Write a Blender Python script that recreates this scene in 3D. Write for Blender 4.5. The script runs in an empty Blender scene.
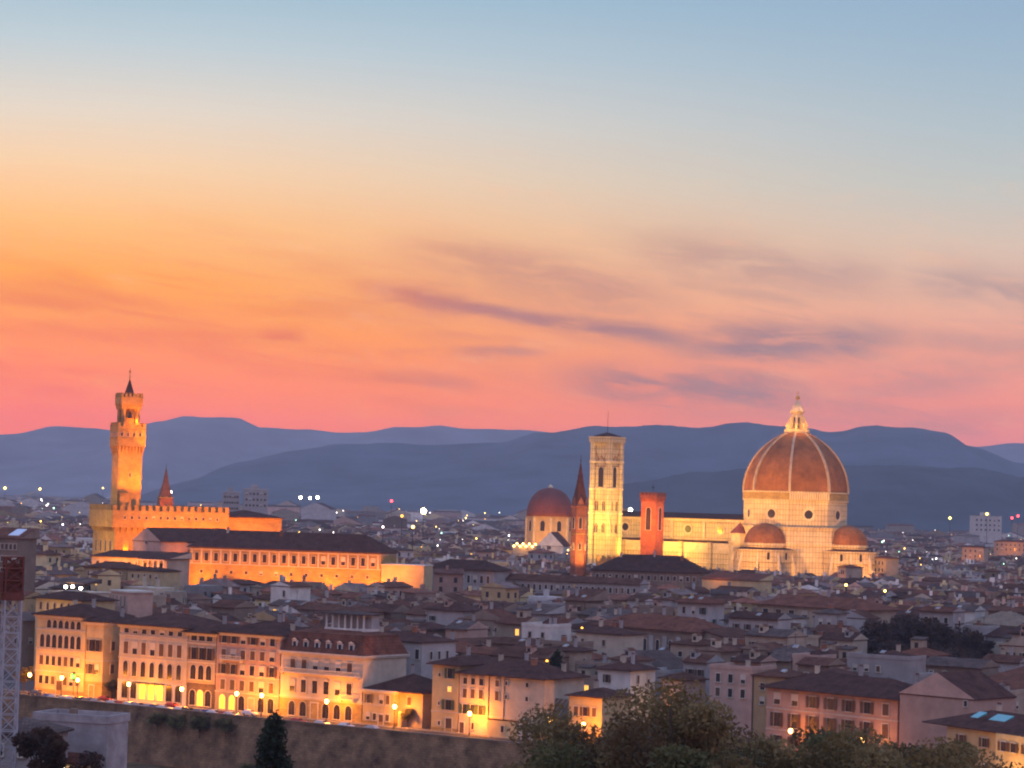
import bpy, math, random
from mathutils import Vector, Matrix
R = math.radians
random.seed(11)
C = bpy.context.scene.collection
sc = bpy.context.scene

# ------------------------------------------------------------------ camera
F, CX, CY, EYE = 2500.0, 512.0, 384.0, 55.0
PITCH, ROLL = math.atan2(116, F), 0.028
fw = Vector((0, math.cos(PITCH), math.sin(PITCH)))
up0 = Vector((0, -math.sin(PITCH), math.cos(PITCH)))
rt = Vector((1, 0, 0)) * math.cos(ROLL) + up0 * math.sin(ROLL)
up = up0 * math.cos(ROLL) - Vector((1, 0, 0)) * math.sin(ROLL)
cam = bpy.data.cameras.new('camera')
cam.sensor_width = 36.0
cam.lens = 36.0 * F / 1024.0
cam.clip_start, cam.clip_end = 1.0, 60000.0
cam_ob = bpy.data.objects.new('camera', cam)
cam_ob.matrix_world = Matrix(((rt.x, up.x, -fw.x, 0), (rt.y, up.y, -fw.y, 0), (rt.z, up.z, -fw.z, EYE), (0, 0, 0, 1)))
C.objects.link(cam_ob)
sc.camera = cam_ob

def W(px, py, Y):
    """point of the place at depth Y that the photograph shows at pixel px, py"""
    d = rt * ((px - CX) / F) + up * ((CY - py) / F) + fw
    return Vector((d.x * Y / d.y, Y, EYE + d.z * Y / d.y))
def col(px, Y, z=0.0):
    dz = z - EYE
    vf = Y * math.cos(PITCH) + dz * math.sin(PITCH)
    return ((px - CX) / F * vf - math.sin(ROLL) * (-Y * math.sin(PITCH) + dz * math.cos(PITCH))) / math.cos(ROLL)
def proj(x, y, z):
    v = Vector((x, y, z - EYE))
    return CX + F * v.dot(rt) / v.dot(fw), CY - F * v.dot(up) / v.dot(fw)

# ------------------------------------------------------------------ render, exposure
sc.view_settings.view_transform = 'Standard'
sc.view_settings.look = 'None'
sc.view_settings.exposure = 0.0
sc.view_settings.gamma = 1.0
sc.render.engine = 'CYCLES'
sc.cycles.use_denoising = True
sc.cycles.max_bounces = 5
sc.cycles.diffuse_bounces = 2
sc.cycles.glossy_bounces = 2
sc.cycles.volume_bounces = 0
sc.cycles.filter_width = 2.1
sc.cycles.sample_clamp_indirect = 4.0

# ------------------------------------------------------------------ world: dusk sky
HAZE_D, SKY_FILL = 0.000088, 1.7          # density of the valley air, sky out of the picture raised as added fill light
AIRLIGHT = (0.13, 0.16, 0.25)
world = bpy.data.worlds.new('World')
sc.world = world
world.use_nodes = True
NT = world.node_tree
NT.nodes.clear()
def srgb(r, g, b):
    f = lambda c: (c / 255 / 12.92) if c / 255 <= 0.04045 else ((c / 255 + 0.055) / 1.055) ** 2.4
    return (f(r), f(g), f(b), 1.0)
def nd(nt, t, **kw):
    n = nt.nodes.new(t)
    for k, v in kw.items():
        setattr(n, k, v)
    return n
def mth(nt, op, a, b=None, c=None, clamp=False):
    n = nt.nodes.new('ShaderNodeMath'); n.operation = op; n.use_clamp = clamp
    for i, v in enumerate((a, b, c)):
        if v is None: continue
        if isinstance(v, (int, float)): n.inputs[i].default_value = v
        else: nt.links.new(v, n.inputs[i])
    return n.outputs[0]
def ramp(nt, fac, stops, mode='LINEAR'):
    n = nt.nodes.new('ShaderNodeValToRGB'); n.color_ramp.interpolation = mode
    e = n.color_ramp.elements
    while len(e) < len(stops): e.new(0.5)
    for el, (p, c) in zip(e, stops):
        el.position = p; el.color = c if len(c) == 4 else (*c, 1)
    if fac is not None: nt.links.new(fac, n.inputs[0])
    return n.outputs[0]
def mixc(nt, fac, a, b, mode='MIX'):
    n = nt.nodes.new('ShaderNodeMix'); n.data_type = 'RGBA'; n.blend_type = mode
    for i, v in ((0, fac), (6, a), (7, b)):
        if isinstance(v, (int, float)): n.inputs[i].default_value = v
        elif isinstance(v, tuple): n.inputs[i].default_value = v
        else: nt.links.new(v, n.inputs[i])
    return n.outputs[2]
def sstep(nt, v, lo, hi):
    n = nt.nodes.new('ShaderNodeMapRange'); n.interpolation_type = 'SMOOTHSTEP'; n.clamp = True
    nt.links.new(v, n.inputs[0]); n.inputs[1].default_value = lo; n.inputs[2].default_value = hi
    return n.outputs[0]

tc = nd(NT, 'ShaderNodeTexCoord')
sep = nd(NT, 'ShaderNodeSeparateXYZ'); NT.links.new(tc.outputs['Generated'], sep.inputs[0])
hor = mth(NT, 'SQRT', mth(NT, 'ADD', mth(NT, 'MULTIPLY', sep.outputs[0], sep.outputs[0]), mth(NT, 'MULTIPLY', sep.outputs[1], sep.outputs[1])))
EL = mth(NT, 'MULTIPLY', mth(NT, 'ARCTAN2', sep.outputs[2], hor), 57.29578)      # elevation, degrees
AZ = mth(NT, 'MULTIPLY', mth(NT, 'ARCTAN2', sep.outputs[0], sep.outputs[1]), 57.29578)   # azimuth from the view's north, degrees
eln = mth(NT, 'DIVIDE', EL, 40.0, clamp=True)
s = lambda y: (500 - y) / F * 57.29578 / 40.0          # photograph row -> ramp position (mid column)
west = ramp(NT, eln, [(0.0, srgb(232, 120, 100)), (s(425), srgb(246, 130, 98)), (s(385), srgb(255, 140, 84)), (s(345), srgb(255, 151, 64)), (s(290), srgb(255, 166, 80)),
                      (s(235), srgb(255, 190, 122)), (s(180), srgb(246, 207, 166)), (s(125), srgb(226, 213, 197)), (s(60), srgb(190, 204, 210)), (s(0), srgb(160, 190, 207)),
                      (0.50, srgb(150, 164, 194)), (1.0, srgb(126, 144, 186))])
east = ramp(NT, eln, [(0.0, srgb(196, 124, 134)), (s(435), srgb(222, 136, 136)), (s(390), srgb(236, 147, 134)), (s(340), srgb(236, 161, 139)), (s(290), srgb(227, 178, 156)),
                      (s(235), srgb(212, 190, 174)), (s(180), srgb(190, 194, 190)), (s(120), srgb(173, 189, 197)), (s(60), srgb(158, 182, 199)), (s(0), srgb(147, 175, 199)),
                      (0.50, srgb(138, 158, 194)), (1.0, srgb(124, 142, 186))])
side = sstep(NT, mth(NT, 'ADD', AZ, mth(NT, 'MULTIPLY', EL, -0.25)), -13.0, 12.0)
sky = mixc(NT, side, west, east)
# streaky cloud: stretched noise in azimuth/elevation, thin bands tilted a little
cmb = nd(NT, 'ShaderNodeCombineXYZ')
tilt = mth(NT, 'ADD', EL, mth(NT, 'MULTIPLY', AZ, 0.10))
NT.links.new(mth(NT, 'MULTIPLY', AZ, 0.17), cmb.inputs[0]); NT.links.new(mth(NT, 'MULTIPLY', tilt, 1.05), cmb.inputs[1])
n1 = nd(NT, 'ShaderNodeTexNoise'); n1.inputs['Scale'].default_value = 1.0; n1.inputs['Detail'].default_value = 5.0; n1.inputs['Roughness'].default_value = 0.55; n1.inputs['Distortion'].default_value = 0.35
NT.links.new(cmb.outputs[0], n1.inputs['Vector'])
cmb2 = nd(NT, 'ShaderNodeCombineXYZ')
NT.links.new(mth(NT, 'MULTIPLY', AZ, 0.5), cmb2.inputs[0]); NT.links.new(mth(NT, 'MULTIPLY', tilt, 2.2), cmb2.inputs[1])
n2 = nd(NT, 'ShaderNodeTexNoise'); n2.inputs['Scale'].default_value = 1.0; n2.inputs['Detail'].default_value = 6.0; n2.inputs['Roughness'].default_value = 0.6; n2.inputs['Distortion'].default_value = 0.5
NT.links.new(cmb2.outputs[0], n2.inputs['Vector'])
wob = mth(NT, 'MULTIPLY', mth(NT, 'SUBTRACT', n1.outputs[0], 0.5), 1.1)
elw = mth(NT, 'ADD', EL, wob)
def streak(a0, e0, a1, e1, th, amt, edge=2.5):
    """a long cloud bank between two bearings: soft band round the line from (a0,e0) to (a1,e1)"""
    line = mth(NT, 'ADD', mth(NT, 'MULTIPLY', mth(NT, 'SUBTRACT', AZ, a0), (e1 - e0) / (a1 - a0)), e0)
    dd = mth(NT, 'DIVIDE', mth(NT, 'SUBTRACT', elw, line), th)
    g = mth(NT, 'POWER', 2.718, mth(NT, 'MULTIPLY', mth(NT, 'MULTIPLY', dd, dd), -1.0))
    w = mth(NT, 'MULTIPLY', sstep(NT, AZ, a0 - edge * 0.4, a0 + edge), mth(NT, 'SUBTRACT', 1.0, sstep(NT, AZ, a1 - edge, a1 + edge * 0.4)))
    br = mth(NT, 'ADD', mth(NT, 'MULTIPLY', sstep(NT, n2.outputs[0], 0.25, 0.58), 0.7), 0.3)
    return mth(NT, 'MULTIPLY', mth(NT, 'MULTIPLY', g, w), mth(NT, 'MULTIPLY', br, amt))
def ae(px, py):
    v = W(px, py, 1000.0)
    return math.degrees(math.atan2(v.x, v.y)), math.degrees(math.atan2(v.z - EYE, math.hypot(v.x, v.y)))
banks = [((340, 284), (740, 352), 0.30, 1.1), ((520, 318), (780, 350), 0.20, 0.8), ((640, 346), (930, 340), 0.46, 1.1), ((540, 376), (850, 402), 0.46, 1.05), ((800, 388), (1030, 372), 0.5, 0.5),
         ((380, 252), (700, 306), 0.65, 0.6), ((300, 372), (520, 388), 0.20, 0.6), ((440, 350), (560, 352), 0.15, 0.7), ((-60, 286), (140, 304), 0.25, 0.55),
         ((-40, 330), (300, 338), 0.24, 0.5), ((250, 333), (310, 335), 0.16, 0.75), ((10, 388), (90, 392), 0.16, 0.6), ((600, 238), (920, 290), 0.55, 0.55), ((890, 282), (1090, 300), 0.45, 0.6),
         ((860, 335), (1100, 352), 0.35, 0.45), ((600, 415), (1050, 418), 0.28, 0.4)]
msk = None
for (p0, p1, th, amt) in banks:
    a0, e0 = ae(*p0); a1, e1 = ae(*p1)
    g = streak(a0, e0, a1, e1, th, amt, min(2.5, (a1 - a0) * 0.4))
    msk = g if msk is None else mth(NT, 'MAXIMUM', msk, g)
gen = mth(NT, 'MULTIPLY', sstep(NT, n1.outputs[0], 0.46, 0.72), mth(NT, 'MULTIPLY', sstep(NT, EL, 0.6, 2.0), mth(NT, 'SUBTRACT', 1.0, sstep(NT, EL, 4.5, 7.0))))
gen = mth(NT, 'MULTIPLY', gen, 0.5)
cmb3 = nd(NT, 'ShaderNodeCombineXYZ')
NT.links.new(mth(NT, 'MULTIPLY', AZ, 0.30), cmb3.inputs[0]); NT.links.new(mth(NT, 'MULTIPLY', tilt, 4.2), cmb3.inputs[1]); cmb3.inputs[2].default_value = 4.7
n3 = nd(NT, 'ShaderNodeTexNoise'); n3.inputs['Scale'].default_value = 1.0; n3.inputs['Detail'].default_value = 6.0; n3.inputs['Roughness'].default_value = 0.6; n3.inputs['Distortion'].default_value = 0.8
NT.links.new(cmb3.outputs[0], n3.inputs['Vector'])
fine = mth(NT, 'MULTIPLY', sstep(NT, n3.outputs[0], 0.5, 0.72), mth(NT, 'MULTIPLY', sstep(NT, EL, 0.8, 2.6), mth(NT, 'SUBTRACT', 1.0, sstep(NT, EL, 4.2, 6.6))))
gen = mth(NT, 'MAXIMUM', gen, mth(NT, 'MULTIPLY', fine, 0.42))
msk = mth(NT, 'MAXIMUM', msk, gen)
msk = mth(NT, 'MULTIPLY', msk, 0.95, clamp=True)
cloudcol = mixc(NT, side, srgb(203, 120, 104), srgb(144, 130, 142))
cloudcol = mixc(NT, sstep(NT, AZ, -7.0, 0.0), srgb(224, 112, 82), cloudcol)
sky = mixc(NT, msk, sky, cloudcol)
# faint warm high wisps
wisp = mth(NT, 'MULTIPLY', sstep(NT, n2.outputs[0], 0.5, 0.8), mth(NT, 'MULTIPLY', sstep(NT, EL, 1.0, 3.0), mth(NT, 'SUBTRACT', 1.0, sstep(NT, EL, 5.0, 10.0))))
sky = mixc(NT, mth(NT, 'MULTIPLY', wisp, 0.28), sky, srgb(255, 190, 150))
# away from the sunset the dusk sky is dimmer and bluer
back = sstep(NT, mth(NT, 'ABSOLUTE', AZ), 25.0, 110.0)
dusk = ramp(NT, eln, [(0.0, srgb(168, 128, 132)), (0.25, srgb(172, 140, 152)), (0.6, srgb(142, 142, 170)), (1.0, srgb(126, 144, 186))])
sky = mixc(NT, back, sky, dusk)
# makes up for haze loss; sky overhead and behind brightened as added fill light
path = mth(NT, 'MINIMUM', mth(NT, 'DIVIDE', 425.0, mth(NT, 'MAXIMUM', sep.outputs[2], 0.001)), 14300.0)
trans = mth(NT, 'POWER', 2.71828, mth(NT, 'MULTIPLY', path, -HAZE_D))
gain = mth(NT, 'DIVIDE', 1.0, mth(NT, 'MAXIMUM', trans, 0.15))
gain = mth(NT, 'MULTIPLY', gain, mth(NT, 'ADD', 1.0, mth(NT, 'MULTIPLY', sstep(NT, EL, 13.0, 35.0), SKY_FILL - 1)))
gain = mth(NT, 'MULTIPLY', gain, mth(NT, 'ADD', 1.0, mth(NT, 'MULTIPLY', back, (SKY_FILL - 1) * 0.8)))
air = nd(NT, 'ShaderNodeVectorMath', operation='SCALE'); air.inputs[0].default_value = AIRLIGHT; NT.links.new(mth(NT, 'SUBTRACT', 1.0, trans), air.inputs['Scale'])
sb = nd(NT, 'ShaderNodeVectorMath', operation='SUBTRACT'); NT.links.new(sky, sb.inputs[0]); NT.links.new(air.outputs[0], sb.inputs[1])
mx = nd(NT, 'ShaderNodeVectorMath', operation='MAXIMUM'); NT.links.new(sb.outputs[0], mx.inputs[0]); mx.inputs[1].default_value = (0.0, 0.0, 0.0)
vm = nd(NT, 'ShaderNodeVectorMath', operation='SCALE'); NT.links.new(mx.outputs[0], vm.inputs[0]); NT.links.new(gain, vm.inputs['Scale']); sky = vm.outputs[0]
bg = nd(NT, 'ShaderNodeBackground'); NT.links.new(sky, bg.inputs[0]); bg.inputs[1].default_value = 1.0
SUN_AZ, SUN_EL = -24.0, -1.5                      # just down behind the left of the picture
nish = nd(NT, 'ShaderNodeTexSky', sky_type='NISHITA'); nish.sun_disc = False
nish.sun_elevation = R(SUN_EL); nish.sun_rotation = R(SUN_AZ)
bg2 = nd(NT, 'ShaderNodeBackground'); NT.links.new(nish.outputs[0], bg2.inputs[0]); bg2.inputs[1].default_value = 0.02
addsh = nd(NT, 'ShaderNodeAddShader'); NT.links.new(bg.outputs[0], addsh.inputs[0]); NT.links.new(bg2.outputs[0], addsh.inputs[1])
wo = nd(NT, 'ShaderNodeOutputWorld'); NT.links.new(addsh.outputs[0], wo.inputs[0])

sun = bpy.data.lights.new('sun', 'SUN'); sun.energy = 0.12; sun.angle = R(10); sun.color = (1.0, 0.5, 0.32)
sun_ob = bpy.data.objects.new('sun', sun); C.objects.link(sun_ob)
sd = Vector((math.sin(R(SUN_AZ)), math.cos(R(SUN_AZ)), math.tan(R(SUN_EL + 5))))
sun_ob.rotation_euler = sd.to_track_quat('Z', 'Y').to_euler()

# ------------------------------------------------------------------ materials
MATS = {}
def pmat(name, rgb, rough=0.85, var=0.25, scale=0.4, spec=0.3, pattern=None, bump=0.15, metal=0.0, tint2=None):
    """procedural material: base colour broken by two octaves of stain, optional tile or block pattern on UV metres"""
    if name in MATS: return MATS[name]
    m = bpy.data.materials.new(name); m.use_nodes = True
    nt = m.node_tree; b = nt.nodes['Principled BSDF']
    t = nd(nt, 'ShaderNodeTexCoord')
    a = nd(nt, 'ShaderNodeTexNoise'); a.inputs['Scale'].default_value = scale; a.inputs['Detail'].default_value = 8; a.inputs['Roughness'].default_value = 0.65
    nt.links.new(t.outputs['Object'], a.inputs['Vector'])
    lo = tuple(c * (1 - var) for c in rgb); hi = tuple(min(1, c * (1 + var)) for c in rgb)
    if tint2: lo = tint2
    c = ramp(nt, a.outputs[0], [(0.30, lo), (0.70, hi)])
    inf = nd(nt, 'ShaderNodeObjectInfo')
    br = nd(nt, 'ShaderNodeHueSaturation'); nt.links.new(c, br.inputs['Color'])
    nt.links.new(mth(nt, 'ADD', mth(nt, 'MULTIPLY', inf.outputs['Random'], 0.3), 0.85), br.inputs['Value'])
    c = br.outputs[0]
    hgt = a.outputs[0]
    if pattern == 'tile':
        w = nd(nt, 'ShaderNodeTexBrick'); w.offset = 0.5
        w.inputs['Scale'].default_value = 1.0; w.inputs['Brick Width'].default_value = 0.45; w.inputs['Row Height'].default_value = 0.8; w.inputs['Mortar Size'].default_value = 0.06
        w.inputs['Color1'].default_value = (1, 1, 1, 1); w.inputs['Color2'].default_value = (0.62, 0.6, 0.62, 1); w.inputs['Mortar'].default_value = (0.35, 0.33, 0.35, 1)
        nt.links.new(t.outputs['UV'], w.inputs['Vector'])
        c = mixc(nt, 0.75, c, w.outputs['Color'], 'MULTIPLY'); hgt = w.outputs['Fac']
    elif pattern == 'block':
        w = nd(nt, 'ShaderNodeTexBrick')
        w.inputs['Scale'].default_value = 1.0; w.inputs['Brick Width'].default_value = 1.3; w.inputs['Row Height'].default_value = 0.6; w.inputs['Mortar Size'].default_value = 0.04
        w.inputs['Color1'].default_value = (1, 1, 1, 1); w.inputs['Color2'].default_value = (0.72, 0.7, 0.68, 1); w.inputs['Mortar'].default_value = (0.45, 0.43, 0.4, 1)
        nt.links.new(t.outputs['UV'], w.inputs['Vector'])
        c = mixc(nt, 0.8, c, w.outputs['Color'], 'MULTIPLY'); hgt = w.outputs['Fac']
    elif pattern == 'marble':
        w = nd(nt, 'ShaderNodeTexBrick'); w.offset = 0.0
        w.inputs['Scale'].default_value = 1.0; w.inputs['Brick Width'].default_value = 1.7; w.inputs['Row Height'].default_value = 2.7; w.inputs['Mortar Size'].default_value = 0.13; w.inputs['Mortar Smooth'].default_value = 0.0
        w.inputs['Color1'].default_value = (1, 1, 1, 1); w.inputs['Color2'].default_value = (0.92, 0.84, 0.8, 1); w.inputs['Mortar'].default_value = (0.33, 0.36, 0.29, 1)
        nt.links.new(t.outputs['UV'], w.inputs['Vector'])
        c = mixc(nt, 0.9, c, w.outputs['Color'], 'MULTIPLY')
    nt.links.new(c, b.inputs['Base Color'])
    b.inputs['Roughness'].default_value = rough
    b.inputs['Specular IOR Level'].default_value = spec
    b.inputs['Metallic'].default_value = metal
    if bump:
        bp = nd(nt, 'ShaderNodeBump'); bp.inputs['Strength'].default_value = bump; bp.inputs['Distance'].default_value = 0.1
        nt.links.new(hgt, bp.inputs['Height']); nt.links.new(bp.outputs[0], b.inputs['Normal'])
    MATS[name] = m
    return m
def emat(name, rgb, strength):
    if name in MATS: return MATS[name]
    m = bpy.data.materials.new(name); m.use_nodes = True
    b = m.node_tree.nodes['Principled BSDF']
    b.inputs['Base Color'].default_value = (*rgb, 1)
    b.inputs['Emission Color'].default_value = (*rgb, 1); b.inputs['Emission Strength'].default_value = strength
    m.cycles.emission_sampling = 'NONE'
    MATS[name] = m
    return m
WALLS = {'cream': (0.44, 0.37, 0.28), 'grey': (0.32, 0.30, 0.29), 'ochre': (0.38, 0.27, 0.14), 'pink': (0.42, 0.28, 0.22), 'white': (0.56, 0.52, 0.47),
         'tan': (0.33, 0.26, 0.19), 'brown': (0.22, 0.16, 0.12), 'yellow': (0.47, 0.37, 0.2)}
for k, v in WALLS.items(): pmat('plaster_' + k, v, 0.9, 0.22, 0.25)
ROOFS = {'brown': (0.14, 0.064, 0.043), 'red': (0.18, 0.072, 0.046), 'dark': (0.095, 0.047, 0.037), 'grey': (0.14, 0.098, 0.085)}
for k, v in ROOFS.items(): pmat('tiles_' + k, v, 0.95, 0.45, 0.35, spec=0.05, pattern='tile', bump=0.5)
M_GLASS = pmat('window_glass', (0.018, 0.016, 0.02), 0.25, 0.3, 1.0, 0.5, bump=0)
M_FRAME = pmat('window_stone', (0.48, 0.43, 0.36), 0.8, 0.15, 1.0)
M_GREEN = pmat('shutter_green', (0.035, 0.06, 0.04), 0.6, 0.3, 2.0)
M_BRNSH = pmat('shutter_brown', (0.09, 0.05, 0.03), 0.6, 0.3, 2.0)
M_STONE = pmat('pietra_stone', (0.37, 0.255, 0.09), 0.85, 0.3, 0.3, pattern='block', bump=0.4)
M_BRICK = pmat('brick_red', (0.30, 0.12, 0.065), 0.85, 0.3, 0.4, pattern='block', bump=0.3)
M_MARBLE = pmat('marble_panels', (0.61, 0.50, 0.31), 0.6, 0.24, 0.15, pattern='marble', bump=0.1)
M_MARB2 = pmat('marble_plain', (0.62, 0.51, 0.33), 0.6, 0.24, 0.3)
M_DOME = pmat('dome_tiles', (0.36, 0.145, 0.05), 0.85, 0.42, 0.16, pattern='tile', bump=0.4)
M_DOME2 = pmat('dome_tiles_dark', (0.20, 0.06, 0.045), 0.8, 0.3, 0.12, pattern='tile', bump=0.4)
M_DARK = pmat('iron_dark', (0.03, 0.03, 0.032), 0.5, 0.2, 2.0)
M_RIB = pmat('rib_stone', (0.40, 0.30, 0.20), 0.7, 0.25, 0.4)
M_GOLD = pmat('gilt_copper', (0.7, 0.42, 0.1), 0.3, 0.1, 2.0, metal=0.9)
M_LAMP = emat('lamp_glow', (1.0, 0.50, 0.13), 16.0)
M_LAMPW = emat('lamp_white', (1.0, 0.86, 0.66), 26.0)
M_WINLIT = emat('window_lit', (1.0, 0.5, 0.08), 1.6)
M_ARCLIT = emat('arcade_lit', (1.0, 0.52, 0.06), 1.5)

# ------------------------------------------------------------------ mesh builder
class MB:
    def __init__(s): s.v = []; s.f = []; s.m = []; s.mats = []; s.sm = []
    def mi(s, m):
        if m not in s.mats: s.mats.append(m)
        return s.mats.index(m)
    def face(s, pts, m, smooth=False):
        i = len(s.v); s.v += [tuple(p) for p in pts]; s.f.append(tuple(range(i, i + len(pts)))); s.m.append(s.mi(m)); s.sm.append(smooth)
    def poly(s, vs, fs, m, smooth=False):
        i = len(s.v); s.v += [tuple(p) for p in vs]
        k = s.mi(m)
        for f in fs: s.f.append(tuple(i + j for j in f)); s.m.append(k); s.sm.append(smooth)
    def box(s, x0, x1, y0, y1, z0, z1, m, T=None):
        vs = [(x0, y0, z0), (x1, y0, z0), (x1, y1, z0), (x0, y1, z0), (x0, y0, z1), (x1, y0, z1), (x1, y1, z1), (x0, y1, z1)]
        if T: vs = [tuple(T @ Vector(p)) for p in vs]
        s.poly(vs, [(0, 3, 2, 1), (4, 5, 6, 7), (0, 1, 5, 4), (1, 2, 6, 5), (2, 3, 7, 6), (3, 0, 4, 7)], m)
    def lathe(s, prof, n, m, cx=0, cy=0, a0=0.0, a1=None, smooth=False, cap=True):
        full = a1 is None
        k = n if full else n + 1
        da = (2 * math.pi if full else a1 - a0) / n
        vs = [(cx + r * math.cos(a0 + j * da), cy + r * math.sin(a0 + j * da), z) for (r, z) in prof for j in range(k)]
        fs = []
        for i in range(len(prof) - 1):
            for j in range(n):
                j2 = (j + 1) % k if full else j + 1
                fs.append((i * k + j, i * k + j2, (i + 1) * k + j2, (i + 1) * k + j))
        if cap and full:
            fs.append(tuple(reversed(range(k)))); fs.append(tuple((len(prof) - 1) * k + j for j in range(k)))
        s.poly(vs, fs, m, smooth)
    def tube(s, p, q, r0, r1, m, n=5):
        p, q = Vector(p), Vector(q); d = (q - p)
        if d.length < 1e-6: return
        z = d.normalized(); x = z.orthogonal().normalized(); y = z.cross(x)
        vs = [p + (x * math.cos(2 * math.pi * j / n) + y * math.sin(2 * math.pi * j / n)) * r0 for j in range(n)]
        vs += [q + (x * math.cos(2 * math.pi * j / n) + y * math.sin(2 * math.pi * j / n)) * r1 for j in range(n)]
        s.poly(vs, [(j, (j + 1) % n, n + (j + 1) % n, n + j) for j in range(n)] + [tuple(reversed(range(n))), tuple(range(n, 2 * n))], m)
    def roof(s, x0, x1, y0, y1, z, m, kind='hip', pitch=0.33, eave=0.8, th=0.25, wallm=None):
        X0, X1, Y0, Y1 = x0 - eave, x1 + eave, y0 - eave, y1 + eave
        if kind == 'gable': X0, X1 = x0 - .15, x1 + .15
        if kind == 'gable_y': Y0, Y1 = y0 - .15, y1 + .15
        w, d = X1 - X0, Y1 - Y0
        zt = z + th
        b = [(X0, Y0, z), (X1, Y0, z), (X1, Y1, z), (X0, Y1, z)]; t = [(X0, Y0, zt), (X1, Y0, zt), (X1, Y1, zt), (X0, Y1, zt)]
        sides = [(0, 3, 2, 1), (0, 1, 5, 4), (1, 2, 6, 5), (2, 3, 7, 6), (3, 0, 4, 7)]
        if kind == 'hip':
            if w >= d:
                h = d / 2 * pitch; r = [(X0 + d / 2, (Y0 + Y1) / 2, zt + h), (X1 - d / 2, (Y0 + Y1) / 2, zt + h)]
                fs = [(4, 5, 9, 8), (5, 6, 9), (6, 7, 8, 9), (7, 4, 8)]
            else:
                h = w / 2 * pitch; r = [((X0 + X1) / 2, Y0 + w / 2, zt + h), ((X0 + X1) / 2, Y1 - w / 2, zt + h)]
                fs = [(4, 5, 8), (5, 6, 9, 8), (6, 7, 9), (7, 4, 8, 9)]
        elif kind == 'gable':      # ridge along x, gable ends at x0 and x1
            h = d / 2 * pitch; r = [(X0, (Y0 + Y1) / 2, zt + h), (X1, (Y0 + Y1) / 2, zt + h)]
            fs = [(4, 5, 9, 8), (5, 6, 9), (6, 7, 8, 9), (7, 4, 8)]
        elif kind == 'gable_y':
            h = w / 2 * pitch; r = [((X0 + X1) / 2, Y0, zt + h), ((X0 + X1) / 2, Y1, zt + h)]
            fs = [(4, 5, 8), (5, 6, 9, 8), (6, 7, 9), (7, 4, 8, 9)]
        else:                      # shed, rising away from the front
            h = d * pitch * 0.7; r = [(X0, Y1, zt + h), (X1, Y1, zt + h)]
            fs = [(4, 5, 9, 8), (5, 6, 9), (6, 7, 8, 9), (7, 4, 8)]
        ends = [q for q in fs if len(q) == 3 and kind != 'hip']
        i0 = len(s.m)
        s.poly(b + t + r, sides + fs, m)
        if wallm:
            for k, q in enumerate(sides + fs):
                if q in ends: s.m[i0 + k] = s.mi(wallm)
        return zt + h
    def build(s, name, parent=None, loc=(0, 0, 0), rotz=0.0):
        me = bpy.data.meshes.new(name)
        me.from_pydata(s.v, [], s.f)
        for m in s.mats: me.materials.append(m)
        me.polygons.foreach_set('material_index', s.m)
        me.polygons.foreach_set('use_smooth', s.sm)
        uv = me.uv_layers.new(name='UVMap')
        buf = [0.0] * (2 * len(me.loops))
        for p in me.polygons:
            n = p.normal
            if abs(n.z) > 0.995: tx, ty = Vector((1, 0, 0)), Vector((0, 1, 0))
            else:
                tx = Vector((-n.y, n.x, 0)).normalized(); ty = n.cross(tx)
            for li in p.loop_indices:
                co = me.vertices[me.loops[li].vertex_index].co
                buf[2 * li] = co.dot(tx); buf[2 * li + 1] = co.dot(ty)
        uv.data.foreach_set('uv', buf)
        o = bpy.data.objects.new(name, me)
        o.location = loc; o.rotation_euler = (0, 0, rotz)
        if parent is not None: o.parent = parent
        C.objects.link(o)
        return o
def tag(o, label, cat, group=None):
    o['label'] = label; o['category'] = cat
    if group: o['group'] = group
    return o
def thing(name, label, cat, loc=(0, 0, 0), rotz=0.0, group=None):
    o = bpy.data.objects.new(name, None); o.empty_display_size = 1; C.objects.link(o)
    o.location = loc; o.rotation_euler = (0, 0, rotz)
    return tag(o, label, cat, group)
def inst(mesh_ob_data, name, parent, loc, rotz=0.0):
    o = bpy.data.objects.new(name, mesh_ob_data); o.location = loc; o.rotation_euler = (0, 0, rotz)
    if parent is not None: o.parent = parent
    C.objects.link(o); return o
def struct(o, kind='structure'):
    o['kind'] = kind; return o
def lamp(kind, loc, power, color, target=None, size=0.4, angle=100, blend=0.6):
    l = bpy.data.lights.new('floodlight' if kind == 'SPOT' else 'lamp_light', kind)
    l.energy = power; l.color = color; l.shadow_soft_size = size
    o = bpy.data.objects.new(l.name, l); o.location = loc; C.objects.link(o)
    if kind == 'SPOT':
        l.spot_size = R(angle); l.spot_blend = blend
        o.rotation_euler = (Vector(target) - Vector(loc)).to_track_quat('-Z', 'Y').to_euler()
    return o

# ------------------------------------------------------------------ setting: ground, river, banks, hills
QA = -math.atan(0.72)                                   # bearing of the embankment street
U = Vector((math.cos(QA), math.sin(QA), 0)); V = Vector((-math.sin(QA), math.cos(QA), 0))   # along it, and away from the river
Q0 = Vector((-19.6, 597.0, 0))
def quay(px, off=0.0):
    """point on the house line of the embankment seen in column px (off metres away from the river)"""
    p0 = Q0 + V * off
    lo, hi = -400.0, 400.0
    for _ in range(60):
        mid = (lo + hi) / 2; p = p0 + U * mid
        if proj(p.x, p.y, 0)[0] < px: lo = mid
        else: hi = mid
    return p0 + U * lo
PAR = -17.0                                             # parapet line
M_ASPH = pmat('street_asphalt', (0.06, 0.055, 0.05), 0.9, 0.25, 0.2)
M_PAVE = pmat('pavement_stone', (0.20, 0.18, 0.15), 0.9, 0.2, 0.5)
M_GROUND = pmat('city_ground', (0.07, 0.06, 0.058), 0.95, 0.35, 0.02)
M_EMB = pmat('embankment_stone', (0.24, 0.145, 0.08), 0.98, 0.75, 0.22, pattern='block', bump=0.5)
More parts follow.
